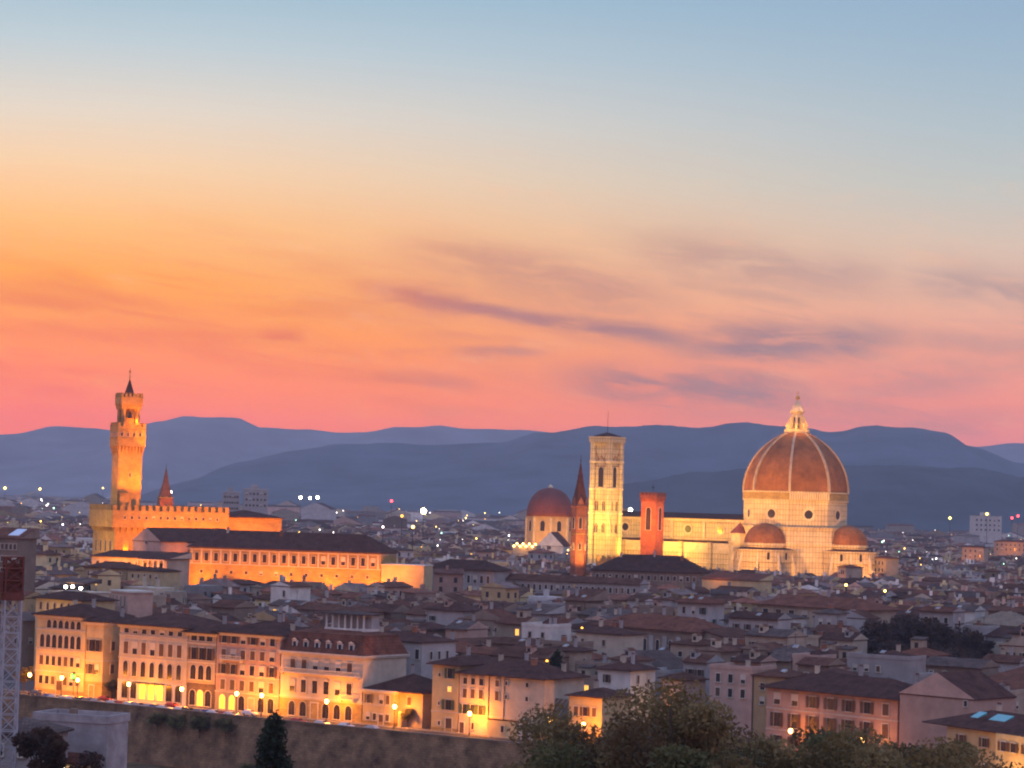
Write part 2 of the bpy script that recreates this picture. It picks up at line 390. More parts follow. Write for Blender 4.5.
M_GRASS = pmat('bank_grass', (0.10, 0.068, 0.038), 1.0, 0.6, 0.12, spec=.05)
M_HILL = pmat('hill_woods_hazed', (0.075, 0.095, 0.12), 1.0, 0.5, 0.006)  # woods, with the blue of distance haze put into the base colour
M_WATER = pmat('river_water', (0.03, 0.035, 0.03), 0.08, 0.2, 0.05, 0.5, bump=0.05)

b = MB()
e0 = Q0 + V * PAR
pl, pr = e0 - U * 3000, e0 + U * 3000
b.face([(pl.x, pl.y, -0.01), (pr.x, pr.y, -0.01), (10500, pr.y, -0.01), (10500, 14200, -0.01), (-10500, 14200, -0.01), (-10500, pl.y, -0.01)], M_GROUND)
struct(b.build('ground'))
def strip(o0, o1, z0, z1, m, a=-260, c=330):
    p, q = Q0 + V * o0, Q0 + V * o1
    A, B_, D, E = p + U * a, p + U * c, q + U * c, q + U * a
    return [(A.x, A.y, z0), (B_.x, B_.y, z0), (D.x, D.y, z1), (E.x, E.y, z1)]
b = MB(); b.face(strip(-15.2, -2.5, 0.004, 0.004, 0), M_ASPH); struct(b.build('road'))
b = MB()
for (o0, o1) in ((-2.5, -0.02), (PAR + 0.5, -15.2)):
    b.face(strip(o0, o1, 0.14, 0.14, 0), M_PAVE); b.face(strip(o0, o0 + 0.001, 0.0, 0.14, 0), M_PAVE); b.face(strip(o1, o1 - 0.001, 0.14, 0.0, 0), M_PAVE)
struct(b.build('pavement'))
t = thing('embankment_wall', 'long brown stone embankment wall with parapet below the lit riverside street', 'wall', Q0, QA)
b = MB()
b.poly([(-260, PAR, -0.02), (330, PAR, -0.02), (330, PAR - 2.6, -14), (-260, PAR - 2.6, -14), (-260, PAR + 0.6, -0.02), (330, PAR + 0.6, -0.02), (330, PAR + .6, -14), (-260, PAR + .6, -14)],
       [(3, 2, 1, 0), (0, 1, 5, 4), (1, 2, 6, 5), (4, 7, 3, 0)], M_EMB)
b.build('retaining_wall', t)
b = MB(); b.box(-260, 330, PAR - 0.05, PAR + 0.45, 0.0, 1.0, M_EMB); b.box(-260, 330, PAR - 0.12, PAR + 0.52, 1.0, 1.16, M_PAVE); b.build('parapet', t)
b = MB()
nx = 60
vs = []; fs = []
offs = [(-19.4, -12.6), (-24, -13.0), (-32, -13.4), (-42, -13.8), (-50, -15)]
for i in range(nx + 1):
    a = -260 + 590 * i / nx
    for (o, z) in offs:
        p = Q0 + U * a + V * (o + random.uniform(-1, 1) * (0 if o > -20 else 1.5)); vs.append((p.x, p.y, z + random.uniform(-.3, .5) * (0 if o > -20 else 1)))
for i in range(nx):
    for j in range(4):
        fs.append((i * 5 + j, i * 5 + j + 1, i * 5 + j + 6, i * 5 + j + 5))
b.poly(vs, fs, M_GRASS, True); struct(b.build('river_bank'))
b = MB(); b.face([(-3000, 60, -8.2), (3000, 60, -8.2), (3000, 900, -8.2), (-3000, 900, -8.2)], M_WATER)
b.v = [tuple(Q0 + U * a + V * o + Vector((0, 0, -14.2))) for a, o in ((-900, -46), (900, -46), (900, -260), (-900, -260))]
struct(b.build('river'))
# near hillside under the viewpoint
def hill_z(x, y):
    d = (Vector((x, y, 0)) - Q0).dot(V)              # distance from house line, river side negative
    k = max(0.0, min(1.0, (-150 - d) / 420.0))
    return -14 + 67.0 * k ** 0.85
b = MB(); vs = []; fs = []
nx, ny = 40, 44
for j in range(ny + 1):
    for i in range(nx + 1):
        a = -420 + 840 * i / nx; o = -118 - 560 * j / ny
        p = Q0 + U * a + V * o
        z = hill_z(p.x, p.y) + random.uniform(-.4, .4)
        if j == 0: z = -16
        z = min(z, 52.6 - 0.06 * max(0, p.y)) if abs(p.x) < 200 and p.y < 60 else z
        vs.append((p.x, p.y, z))
for j in range(ny):
    for i in range(nx):
        k = j * (nx + 1) + i; fs.append((k, k + nx + 1, k + nx + 2, k + 1))
b.poly(vs, fs, M_GRASS, True); struct(b.build('hillside'))

def ridge(name, pts, Y0, reach, seed, mat):
    """a range of hills along a crest: crest heights from the skyline at distance Y0, slopes with spurs toward the plain"""
    rnd = random.Random(seed)
    crest = [W(px, py, Y0) for px, py in pts]
    n = 150; vs = []; fs = []; m = 10
    x0, x1 = crest[0].x, crest[-1].x
    ph = [rnd.uniform(0, 6.28) for _ in range(6)]
    for i in range(n + 1):
        x = x0 + (x1 - x0) * i / n
        for k in range(len(crest) - 1):
            if crest[k].x <= x <= crest[k + 1].x + 1e-6: break
        u = (x - crest[k].x) / max(1e-6, crest[k + 1].x - crest[k].x); u = u * u * (3 - 2 * u)
        z = crest[k].z * (1 - u) + crest[k + 1].z * u
        z += 4.0 * math.sin(x * 0.011 + ph[0]) + 2.5 * math.sin(x * 0.029 + ph[1]) + rnd.uniform(-1.2, 1.2)
        z = max(z, 3.0)
        for j in range(-4, m + 1):
            t_ = j / m if j >= 0 else -j / 4.0
            fall = (1 - t_) ** 1.25
            spur = 1 + 0.22 * math.sin(x * 0.006 + ph[2] + 2.5 * t_) * math.sin(math.pi * t_) if j > 0 else 1
            y = Y0 - reach * t_ if j >= 0 else Y0 + 1500 * t_
            vs.append((x, y, -2 + (z + 2) * fall * spur))
    k = m + 5
    for i in range(n):
        for j in range(k - 1):
            fs.append((i * k + j, (i + 1) * k + j, (i + 1) * k + j + 1, i * k + j + 1))
    b = MB(); b.poly(vs, fs, mat, True)
    return struct(b.build(name))
ridge('far_hills', [(-260, 446), (-60, 440), (0, 434), (60, 427), (125, 430), (160, 421), (190, 417), (238, 417), (264, 428), (300, 430), (350, 432), (400, 428), (440, 426), (490, 429), (545, 432), (620, 440), (760, 446), (900, 446), (975, 447), (1030, 442), (1180, 446)], 12500, 2700, 1, pmat('hill_haze_pale', (0.23, 0.21, 0.22), 1.0, 0.4, 0.004))  # far range: haze put into the colour as a paler base
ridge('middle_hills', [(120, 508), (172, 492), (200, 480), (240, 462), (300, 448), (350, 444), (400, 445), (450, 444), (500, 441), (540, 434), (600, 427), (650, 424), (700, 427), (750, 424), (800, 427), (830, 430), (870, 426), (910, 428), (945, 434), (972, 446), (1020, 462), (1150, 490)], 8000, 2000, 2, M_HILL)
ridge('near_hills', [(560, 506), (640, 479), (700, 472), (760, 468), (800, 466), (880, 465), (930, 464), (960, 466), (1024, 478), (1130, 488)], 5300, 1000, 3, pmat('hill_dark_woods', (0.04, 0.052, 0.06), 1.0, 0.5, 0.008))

# haze
b = MB(); b.box(-11000, 11000, -900, 14300, -20, 480, None)
m = bpy.data.materials.new('haze_air'); m.use_nodes = True; m.node_tree.nodes.clear()
pv = nd(m.node_tree, 'ShaderNodeVolumePrincipled'); pv.inputs['Color'].default_value = (0.60, 0.70, 0.88, 1); pv.inputs['Density'].default_value = HAZE_D; pv.inputs['Anisotropy'].default_value = 0.4
mo = nd(m.node_tree, 'ShaderNodeOutputMaterial'); m.node_tree.links.new(pv.outputs[0], mo.inputs['Volume'])
b.mats = [m]; struct(b.build('haze'), 'stuff')

# ------------------------------------------------------------------ windows, doors, chimneys (shared meshes)
WIN = {}
def win_mesh(kind, w, h):
    key = (kind, round(w, 2), round(h, 2))
    if key in WIN: return WIN[key]
    b = MB(); f = 0.14
    def bar(x0, x1, z0, z1, y, m): b.box(x0, x1, -y, 0.05, z0, z1, m)
    if kind == 'lit': b.box(-w / 2, w / 2, -0.11, 0.05, 0, h, M_WINLIT)
    elif kind == 'arclit': b.box(-w / 2, w / 2, -0.11, 0.05, 0, h, M_ARCLIT)
    else: b.box(-w / 2, w / 2, -0.11, 0.05, 0, h, M_GLASS)
    if kind in ('arch', 'arclit'):
        n = 6; r = w / 2
        pts = [(r * math.cos(math.pi * i / n), -0.11, h + r * math.sin(math.pi * i / n)) for i in range(n + 1)]
        b.face(pts, M_ARCLIT if kind == 'arclit' else M_GLASS)
        for i in range(n):
            a0, a1 = math.pi * i / n, math.pi * (i + 1) / n
            q = [(rr * math.cos(a), y, h + rr * math.sin(a)) for y in (-0.2, 0.05) for (rr, a) in ((r, a0), (r + f, a0), (r + f, a1), (r, a1))]
            b.poly(q, [(0, 1, 2, 3), (1, 5, 6, 2), (4, 0, 3, 7), (7, 6, 5, 4)], M_FRAME)
    else:
        bar(-w / 2 - f, w / 2 + f, h, h + f * 1.3, 0.22, M_FRAME)
    bar(-w / 2 - f, -w / 2, 0, h, 0.2, M_FRAME); bar(w / 2, w / 2 + f, 0, h, 0.2, M_FRAME)
    bar(-w / 2 - f * 1.6, w / 2 + f * 1.6, -f * 1.2, 0, 0.3, M_FRAME)
    bar(-0.04, 0.04, 0, h, 0.13, M_BRNSH)
    if kind in ('green', 'brown'):
        sm = M_GREEN if kind == 'green' else M_BRNSH
        b.box(-w / 2 - f - w * 0.46, -w / 2 - f * 0.5, -0.27, -0.21, 0.02, h - .02, sm); b.box(w / 2 + f * .5, w / 2 + f + w * 0.46, -0.27, -0.21, 0.02, h - .02, sm)
    if kind == 'closed':
        b.box(-w / 2, -0.03, -0.17, -0.12, 0.02, h - .02, M_BRNSH); b.box(0.03, w / 2, -0.17, -0.12, 0.02, h - .02, M_BRNSH)
    if kind == 'blind': b.box(-w / 2, w / 2, -0.16, -0.12, h * .45, h, M_FRAME)
    if kind == 'pediment':
        b.poly([(-w / 2 - .3, -.3, h + f * 1.3), (w / 2 + .3, -.3, h + f * 1.3), (0, -.3, h + .75), (-w / 2 - .3, 0.05, h + f * 1.3), (w / 2 + .3, 0.05, h + f * 1.3), (0, 0.05, h + .75)],
               [(0, 1, 2), (0, 3, 4, 1), (1, 4, 5, 2), (2, 5, 3, 0)], M_FRAME)
    o = b.build('window'); me = o.data; bpy.data.objects.remove(o)
    WIN[key] = me
    return me
RW = random.Random(77)
def windows(parent, side, W_, D_, n, z, w, h, kind, m0=1.0, skip=(), m1=None, lit=()):
    """n windows in a row on one face of a W_ by D_ block: 'f' front, 'r' right end, 'l' left end"""
    L = W_ if side == 'f' else D_
    if parent.name.startswith('riverside_palace'): w, h = w * 1.2, h * 1.06
    m1 = m0 if m1 is None else m1
    for i in range(n):
        if i in skip: continue
        s_ = m0 + (L - m0 - m1) * (i + 0.5) / n
        loc, rz = {'f': ((s_, 0, z), 0.0), 'r': ((W_, s_, z), R(90)), 'l': ((0, D_ - s_, z), R(-90))}[side]
        kv = kind
        if kind in ('plain', 'brown', 'green', 'closed', 'pediment'):
            q_ = RW.random()
            kv = 'blind' if q_ < .16 else ('closed' if q_ < .28 and kind != 'pediment' else ('plain' if q_ < .36 else kind))
        k = kv if i not in lit else ('arclit' if kind == 'arch' else 'lit')
        inst(win_mesh(k, w, h), 'window', parent, loc, rz)
DOOR = {}
def door(parent, x, y, w=1.8, h=3.0, rz=0.0, name='door'):
    key = (w, h)
    if key not in DOOR:
        b = MB(); b.box(-w / 2, w / 2, -0.05, 0.1, 0, h, M_BRNSH)
        for q in ((-w / 2 - .25, -w / 2, 0, h), (w / 2, w / 2 + .25, 0, h), (-w / 2 - .25, w / 2 + .25, h, h + .3)): b.box(q[0], q[1], -0.18, 0.1, q[2], q[3], M_FRAME)
        o = b.build('door'); DOOR[key] = o.data; bpy.data.objects.remove(o)
    return inst(DOOR[key], name, parent, (x, y, 0.02), rz)
CH = []
for k, (w, h) in enumerate(((0.9, 1.6), (0.7, 2.2), (1.4, 1.5))):
    b = MB(); m_ = (MATS['plaster_cream'], MATS['plaster_grey'], M_BRICK)[k]
    b.box(-w / 2, w / 2, -0.4, 0.4, -1.2, h, m_); b.box(-w / 2 - .1, w / 2 + .1, -.5, .5, h, h + .15, MATS['plaster_grey'])
    b.box(-w / 2 + .1, w / 2 - .1, -.3, .3, h + .15, h + .5, MATS['tiles_red'])
    o = b.build('chimney'); CH.append(o.data); bpy.data.objects.remove(o)
def roof_part(t, x0, x1, y0, y1, z, mat, kind='hip', pitch=0.33, eave=0.8, chim=(), wallm=None):
    b = MB(); top = b.roof(x0, x1, y0, y1, z, mat, kind, pitch, eave, wallm=wallm)
    r = b.build('roof', t)
    for (cx, cy, k) in chim:
        ux = min(cx - x0, x1 - cx) + eave; uy = min(cy - y0, y1 - cy) + eave
        if kind == 'hip': zz = z + .2 + min(ux, uy) * pitch
        elif kind == 'gable': zz = z + .2 + uy * pitch
        elif kind == 'gable_y': zz = z + .2 + ux * pitch
        else: zz = z + .2 + (cy - y0 + eave) * pitch * .7
        inst(CH[k], 'chimney', r, (cx, cy, zz))
    return r
# ------------------------------------------------------------------ the great monuments
def crenels(b, x0, x1, y0, y1, z, m, step=1.7, w=1.0, h=1.4, th=0.5, swallow=False):
    """merlons round a rectangle's edge"""
    def one(cx, cy, dx):
        ax, ay = (w / 2, th / 2) if dx else (th / 2, w / 2)
        b.box(cx - ax, cx + ax, cy - ay, cy + ay, z, z + h, m)
        if swallow:
            for sgn in (-1, 1):
                if dx: b.box(cx + sgn * ax * .62 - ax * .3, cx + sgn * ax * .62 + ax * .3, cy - ay * .9, cy + ay * .9, z + h, z + h * 1.45, m)
                else: b.box(cx - ax * .9, cx + ax * .9, cy + sgn * ay * .62 - ay * .3, cy + sgn * ay * .62 + ay * .3, z + h, z + h * 1.45, m)
    for q in ((x0 - .03, x1 + .03, y0 - .03, y0 + th), (x0 - .03, x1 + .03, y1 - th, y1 + .03), (x0 - .03, x0 + th, y0 + th, y1 - th), (x1 - th, x1 + .03, y0 + th, y1 - th)): b.box(*q, z - .25, z + .12, m)
    n = max(1, int((x1 - x0) / step))
    for i in range(n + 1):
        for y in (y0 + th / 2, y1 - th / 2): one(x0 + w / 2 + (x1 - x0 - w) * i / n, y, True)
    n = max(1, int((y1 - y0) / step))
    for i in range(1, n):
        for x in (x0 + th / 2, x1 - th / 2): one(x, y0 + w / 2 + (y1 - y0 - w) * i / n, False)
def corbels(b, x0, x1, y0, y1, z0, z1, out, m, step=1.6, arch=True):
    """brackets stepping out under a gallery"""
    n = int((x1 - x0) / step)
    for i in range(n + 1):
        x = x0 + (x1 - x0) * i / n
        for (y, sg) in ((y0, -1), (y1, 1)):
            ya, yb = sorted((y, y + sg * out))
            b.poly([(x - .22, ya if sg > 0 else yb, z0), (x + .22, ya if sg > 0 else yb, z0), (x + .22, yb if sg > 0 else ya, z1), (x - .22, yb if sg > 0 else ya, z1), (x - .22, ya if sg > 0 else yb, z1), (x + .22, ya if sg > 0 else yb, z1)],
                   [(0, 1, 2, 3), (0, 3, 4), (1, 5, 2), (3, 2, 5, 4)], m)
    n = int((y1 - y0) / step)
    for i in range(n + 1):
        y = y0 + (y1 - y0) * i / n
        for (x, sg) in ((x0, -1), (x1, 1)):
            b.poly([(x, y - .22, z0), (x, y + .22, z0), (x + sg * out, y + .22, z1), (x + sg * out, y - .22, z1), (x, y - .22, z1), (x, y + .22, z1)],
                   [(0, 1, 2, 3), (0, 3, 4), (1, 5, 2), (3, 2, 5, 4)], m)

# --- crenellated palace with tower (left)
YP = 1010.0
pc = W(114.5, 540, YP)
PT = R(25)
pv_t = thing('crenellated_palace', 'floodlit orange stone palace with battlements and tall crenellated bell tower', 'palace', (pc.x, pc.y, 0), PT)
b = MB(); b.box(0, 46, 0, 32, 0, 39.6, M_STONE); b.box(-.2, 46.2, -.2, 32.2, 25.6, 26.2, M_STONE); b.build('wall', pv_t)
b = MB(); corbels(b, 0, 46, 0, 32, 37.4, 39.6, 1.4, M_STONE, 2.4); b.box(-1.5, 47.5, -1.5, 33.5, 39.6, 46.4, M_STONE)
b.box(-1.65, 47.65, -1.65, 33.65, 42.2, 42.6, M_STONE); b.build('gallery', pv_t)
b = MB(); crenels(b, -1.5, 47.5, -1.5, 33.5, 46.4, M_STONE, 3.0, 1.7, 2.2, 0.8); b.build('battlement', pv_t)
windows(pv_t, 'f', 46, 32, 14, 44.0 - 1.0, 0.9, 1.2, 'plain', 2)
for o in [o for o in pv_t.children if o.name.startswith('window')]: o.location.y = -1.52
windows(pv_t, 'f', 46, 32, 8, 29.5, 2.0, 3.6, 'arch', 2); windows(pv_t, 'l', 46, 32, 4, 29.5, 2.0, 3.6, 'arch', 2)
# the extension to the right with a hipped roof
b = MB(); b.box(46.2, 72, 2.5, 30, 0, 44.6, M_STONE); b.box(46.2, 72.2, 2.3, 30.2, 38, 38.5, M_STONE); b.build('wing_wall', pv_t)
roof_part(pv_t, 48.6, 72, 2.5, 30, 44.6, MATS['tiles_dark'], 'hip', 0.22, 1.0)
for i in range(6): inst(win_mesh('arch', 1.5, 2.4), 'window', pv_t, (49.5 + i * 4.2, 2.5, 33.5))
# tower
tw = bpy.data.objects.new('tower', None); tw.parent = pv_t; C.objects.link(tw)
A = 9.7; ox, oy = 1.0, 1.4
b = MB(); b.box(ox, ox + A, oy, oy + A, 46.4, 72.5, M_STONE); b.build('shaft', tw)
g = 0.95
b = MB(); corbels(b, ox, ox + A, oy, oy + A, 68.6, 72.4, g, M_STONE, 1.3); b.box(ox - g, ox + A + g, oy - g, oy + A + g, 72.4, 80.2, M_STONE)
for zz in (75.4, 78.9): b.box(ox - g - .15, ox + A + g + .15, oy - g - .15, oy + A + g + .15, zz, zz + .35, M_STONE)
b.build('tower_gallery', tw)
b = MB(); crenels(b, ox - g, ox + A + g, oy - g, oy + A + g, 80.2, M_STONE, 1.95, 1.1, 1.3, 0.5, True); b.build('tower_battlement', tw)
for i in range(4):
    q = inst(win_mesh('plain', 0.9, 1.5), 'window', tw, (ox - g + 1.6 + i * 2.55, oy - g, 76.4)); q2 = inst(win_mesh('plain', 0.9, 1.5), 'window', tw, (ox - g, oy - g + 1.6 + i * 2.55, 76.4), R(-90))
inst(win_mesh('plain', 0.8, 1.6), 'window', tw, (ox + A * .5, oy, 60)); inst(win_mesh('plain', 0.8, 1.6), 'window', tw, (ox, oy + A * .5, 64), R(-90))
b = MB(); b.box(ox + .6, ox + 4.4, oy - 1.3, oy + .1, 46.4, 53.0, M_STONE); b.box(ox + .4, ox + 4.6, oy - 1.5, oy + .1, 53.0, 53.5, M_STONE); b.build('turret_base', tw)
# belfry on four stout columns, with its own gallery
B0 = 7.9; bx, by = ox + (A - B0) / 2, oy + (A - B0) / 2
b = MB()
for cx in (bx + 1.0, bx + B0 - 1.0):
    for cy in (by + 1.0, by + B0 - 1.0): b.lathe([(1.15, 80.0), (1.0, 80.8), (0.95, 87.0), (1.25, 88.0)], 10, M_STONE, cx, cy)
b.build('belfry_column', tw)
b = MB(); b.box(bx + 2.2, bx + B0 - 2.2, by + 2.2, by + B0 - 2.2, 80, 88, M_STONE); b.lathe([(0.95, 84.0), (0.8, 84.6), (0.5, 85.8), (0.2, 86.2)], 10, M_DARK, bx + B0 / 2, by + 1.2); b.build('bell', tw)
b = MB(); b.box(bx - .15, bx + B0 + .15, by - .15, by + B0 + .15, 88.0, 89.4, M_STONE); corbels(b, bx, bx + B0, by, by + B0, 87.6, 89.4, .55, M_STONE, 1.1)
b.box(bx - .6, bx + B0 + .6, by - .6, by + B0 + .6, 89.4, 92.4, M_STONE); b.build('belfry_gallery', tw)
b = MB(); crenels(b, bx - .6, bx + B0 + .6, by - .6, by + B0 + .6, 92.4, M_STONE, 1.65, .95, 1.2, .45, True); b.build('belfry_battlement', tw)
cx, cy = bx + B0 / 2, by + B0 / 2
b = MB(); b.lathe([(2.5, 92.4), (2.5, 93.2), (0.25, 99.6)], 4, MATS['tiles_brown'], cx, cy, R(45)); b.build('spire', tw)
b = MB(); b.tube((cx, cy, 99.4), (cx, cy, 104.5), .16, .08, M_DARK); b.lathe([(.05, 100.3), (.45, 100.8), (.05, 101.3)], 8, M_GOLD, cx, cy); b.box(cx - .6, cx + .5, cy - .06, cy + .06, 102.6, 103.3, M_GOLD); b.build('weathervane', tw)
OR = (1.0, 0.235, 0.004)
def L(t, x, y, z): return tuple(t.matrix_basis @ Vector((x, y, z)))
lamp('SPOT', L(pv_t, 12, -26, 28), 115360, OR, L(pv_t, 14, 0, 44), .8, 120)
lamp('SPOT', L(pv_t, 40, -24, 28), 115360, OR, L(pv_t, 40, 0, 44), .8, 120)
lamp('SPOT', L(pv_t, 66, -20, 28), 65122, OR, L(pv_t, 66, 2, 38), .8, 120)
lamp('SPOT', L(pv_t, -22, 8, 27), 39359, (1.0, .5, .12), L(pv_t, 0, 14, 38), .8, 110)
lamp('SPOT', L(pv_t, 14, -14, 50), 96352, OR, L(pv_t, 5, 4, 70), .6, 70)
lamp('SPOT', L(pv_t, -18, -12, 50), 54388, OR, L(pv_t, 4, 5, 72), .6, 60)
lamp('POINT', L(pv_t, bx + B0 / 2 + 1.5, by - .6, 82.5), 1930, OR, size=.3)
lamp('SPOT', L(pv_t, 24, -12, 60), 229930, OR, L(pv_t, 5, 4, 90), .6, 34)
# --- small brick spire behind the palace
p = W(165, 505, 1120)
t = thing('church_spire', 'small pointed brick spire just right of the tall crenellated tower', 'spire', (p.x, p.y, 0), R(20))
b = MB(); b.box(-2.9, 2.9, -2.9, 2.9, 0, 51.5, M_BRICK); b.box(-3.1, 3.1, -3.1, 3.1, 51.5, 52, M_STONE); b.build('tower', t)
b = MB(); b.lathe([(3.2, 52), (1.4, 58.5), (0.15, 65)], 8, M_BRICK); b.tube((0, 0, 64.8), (0, 0, 67), .1, .06, M_DARK); b.build('spire', t)
for rz in (0, 90, -90): inst(win_mesh('arch', 1.4, 3.0), 'window', t, {0: (0, -2.9, 45), 90: (2.9, 0, 45), -90: (-2.9, 0, 45)}[rz], R(rz))
lamp('SPOT', (p.x + 6, p.y - 14, 40), 21000, OR, (p.x, p.y, 58), .6, 90)

# --- cathedral: origin under the dome's centre, nave runs along local -x
YD = 1316.0
dc = W(794.5, 540, YD); TH = R(-35.5)
kx = YD / F
def zd(y): return 55 + (508.3 - y) * kx                      # height on the dome's axis seen at row y
cat = thing('domed_cathedral', 'floodlit marble cathedral with huge red ribbed dome and white lantern', 'cathedral', (dc.x, dc.y, 0), TH)
a8 = R(22.5)
zdrum, zspring, ztop = zd(527), zd(492), zd(433)
b = MB(); b.lathe([(30.5, 0), (30.5, 36), (31.0, 36), (31.0, 37)], 8, M_MARBLE, 0, 0, a8); b.lathe([(30.2, 37), (30.2, zdrum - .6), (30.9, zdrum - .6), (30.9, zdrum)], 8, M_MARBLE, 0, 0, a8); b.build('crossing_wall', cat)
b = MB(); b.lathe([(27.2, zdrum), (27.2, zspring - 5.2), (27.9, zspring - 5.0), (27.9, zspring - 4.2), (27.3, zspring - 4.2), (27.3, zspring - .9), (28.1, zspring - .7), (28.1, zspring)], 8, M_MARBLE, 0, 0, a8)
b.build('drum', cat)
b = MB(); b.lathe([(27.35, zspring - 4.1), (27.75, zspring - 4.1), (27.75, zspring - 1.0), (27.35, zspring - 1.0)], 8, M_STONE, 0, 0, a8, cap=False); b.build('drum_band', cat)
ri = 27.2 * math.cos(a8)
om = MB()
om.lathe([(1.75, 0), (1.75, .12), (2.6, .3), (2.6, 0)], 20, M_MARB2, cap=False); om.lathe([(1.8, .02), (1.8, .06)], 20, M_GLASS)
oo = om.build('round_window'); OCU = oo.data; bpy.data.objects.remove(oo)
def oculus(parent, x, y, z, ang, name='round_window', sc_=1.0):
    o = bpy.data.objects.new(name, OCU); o.parent = parent; o.location = (x, y, z)
    o.rotation_euler = (R(90), 0, ang + R(90)); o.scale = (sc_,) * 3; C.objects.link(o)
for k in range(8):
    a = k * math.pi / 4
    oculus(cat, (ri - .05) * math.cos(a), (ri - .05) * math.sin(a), zd(514.5), a, sc_=1.3)
# gallery of small arches on one finished side of the drum
gb = MB()
a = R(-45)
for i in range(18):
    u_ = -10.2 + 20.4 * i / 17
    px_, py_ = (ri + 1.0) * math.cos(a) - u_ * math.sin(a), (ri + 1.0) * math.sin(a) + u_ * math.cos(a)
    gb.box(px_ - .32, px_ + .32, py_ - .32, py_ + .32, zspring - 4.2, zspring - .7, M_MARB2)
gb.build('gallery_colonnade', cat)
# pointed eight-sided dome
r0, hD = 27.4, ztop - zspring
cc = r0 * 0.5                                            # arc centre set past the axis for a pointed fifth
rad = r0 + cc
prof = []
for i in range(17):
    z = hD * i / 16
    prof.append((math.sqrt(max(0, rad * rad - (z * math.sqrt(rad * rad - (cc + 5.6) ** 2) / hD) ** 2)) - cc, zspring + z))
b = MB(); b.lathe(prof, 8, M_DOME, 0, 0, a8); b.build('dome', cat)
for k in range(8):
    a = a8 + k * math.pi / 4
    b = MB()
    ca, sa = math.cos(a), math.sin(a); pv_ = []
    for (r, z) in prof:
        for (dr, dt) in ((-.3, -.62), (.7, -.62), (.7, .62), (-.3, .62)): pv_.append(((r + dr) * ca - dt * sa, (r + dr) * sa + dt * ca, z))
    fs = [(4 * i + j, 4 * i + (j + 1) % 4, 4 * i + 4 + (j + 1) % 4, 4 * i + 4 + j) for i in range(16) for j in range(4)]
    b.poly(pv_, fs, M_RIB); b.build('dome_rib', cat)
ln = bpy.data.objects.new('lantern', None); ln.parent = cat; C.objects.link(ln)
b = MB(); b.lathe([(6.4, ztop - .6), (6.7, ztop + .5), (6.7, ztop + 1.6), (5.9, ztop + 1.6)], 8, M_MARB2, 0, 0, a8); b.build('lantern_base', ln)
b = MB(); b.lathe([(3.1, ztop + 1.5), (3.0, zd(413)), (3.9, zd(412.6)), (3.9, zd(411.6)), (3.2, zd(411.4))], 8, M_MARB2, 0, 0, a8); b.build('lantern_body', ln)
for k in range(8):
    a = a8 + k * math.pi / 4; b = MB(); T = Matrix.Rotation(a, 4, 'Z')
    pr = [(3.0, ztop + 1.5), (5.9, ztop + 1.5), (5.7, ztop + 4.6), (4.7, ztop + 5.6), (4.0, ztop + 8.2), (3.0, ztop + 8.8)]
    n = len(pr); vs = [tuple(T @ Vector((r, dy, z))) for dy in (-.35, .35) for (r, z) in pr]
    b.poly(vs, [tuple(range(n)), tuple(reversed(range(n, 2 * n)))] + [(i, i + n, (i + 1) % n + n, (i + 1) % n) for i in range(n)], M_MARB2)
    b.build('lantern_buttress', ln)
    inst(win_mesh('arch', .9, 5.2), 'window', ln, (2.82 * math.cos(a + a8), 2.82 * math.sin(a + a8), ztop + 2.4), a + a8 + R(90))
b = MB(); b.lathe([(3.5, zd(411.4)), (2.2, zd(407)), (.9, zd(402)), (.5, zd(400))], 16, M_MARB2); b.build('lantern_cone', ln)
b = MB(); b.lathe([(.1, zd(400.2)), (.85, zd(399.2)), (1.2, zd(398)), (.85, zd(396.6)), (.1, zd(396))], 14, M_GOLD, smooth=True); b.tube((0, 0, zd(396.2)), (0, 0, zd(391.5)), .13, .1, M_GOLD); b.box(-.75, .75, -.1, .1, zd(393.8), zd(393.2), M_GOLD); b.build('ball_and_cross', ln)
# nave and aisles
n0, n1 = -112.0, -24.0
zc, za = 36.0, 33.2
b = MB(); b.box(n0, n1, -10.5, 10.5, 0, 46.6, M_MARBLE); b.box(n0 - .3, n1, -11.2, 11.2, 46.6, 47.8, M_MARB2); b.box(n0, n1, -10.8, 10.8, 36.8, 37.5, M_MARB2); 
for i in range(6):
    x = n0 + 3 + 20 * i - (0 if i else -1.5)
    if x < n1: b.box(x - .7, x + .7, -11.0, 11.0, 37.5, 46.6, M_MARB2)
for i in range(60):
    x = n0 + .8 + (n1 - n0 - 4) * i / 59; b.box(x - .22, x + .22, -11.05, 11.05, 45.4, 46.6, M_MARB2)
b.build('nave_wall', cat)
b = MB(); b.roof(n0, n1, -10.5, 10.5, 47.8, MATS['tiles_dark'], 'gable', 0.24, 1.0, wallm=M_MARBLE); b.build('nave_roof', cat)
b = MB()
for sg in (-1, 1):
    ya, yb = sorted((sg * 10.6, sg * 21))
    b.box(n0, n1, ya, yb, 0, 30.0, M_MARBLE)
    yb = sg * 21.2
    b.box(n0 - .2, n1, min(yb, yb - sg * .6), max(yb, yb - sg * .6), 30.0, 35.3, M_MARB2)
    for zz in (24.5, 15.0): b.box(n0 - .2, n1, min(sg * 21, sg * 21.35), max(sg * 21, sg * 21.35), zz, zz + .6, M_MARB2)
    for i in range(5):
        x = n0 + 1.4 + (n1 - n0 - 16) * i / 4
        b.box(x - 1.2, x + 1.2, min(sg * 21, sg * 22.2), max(sg * 21, sg * 22.2), 0, 35.6, M_MARBLE)
b.build('aisle_wall', cat)
b = MB()
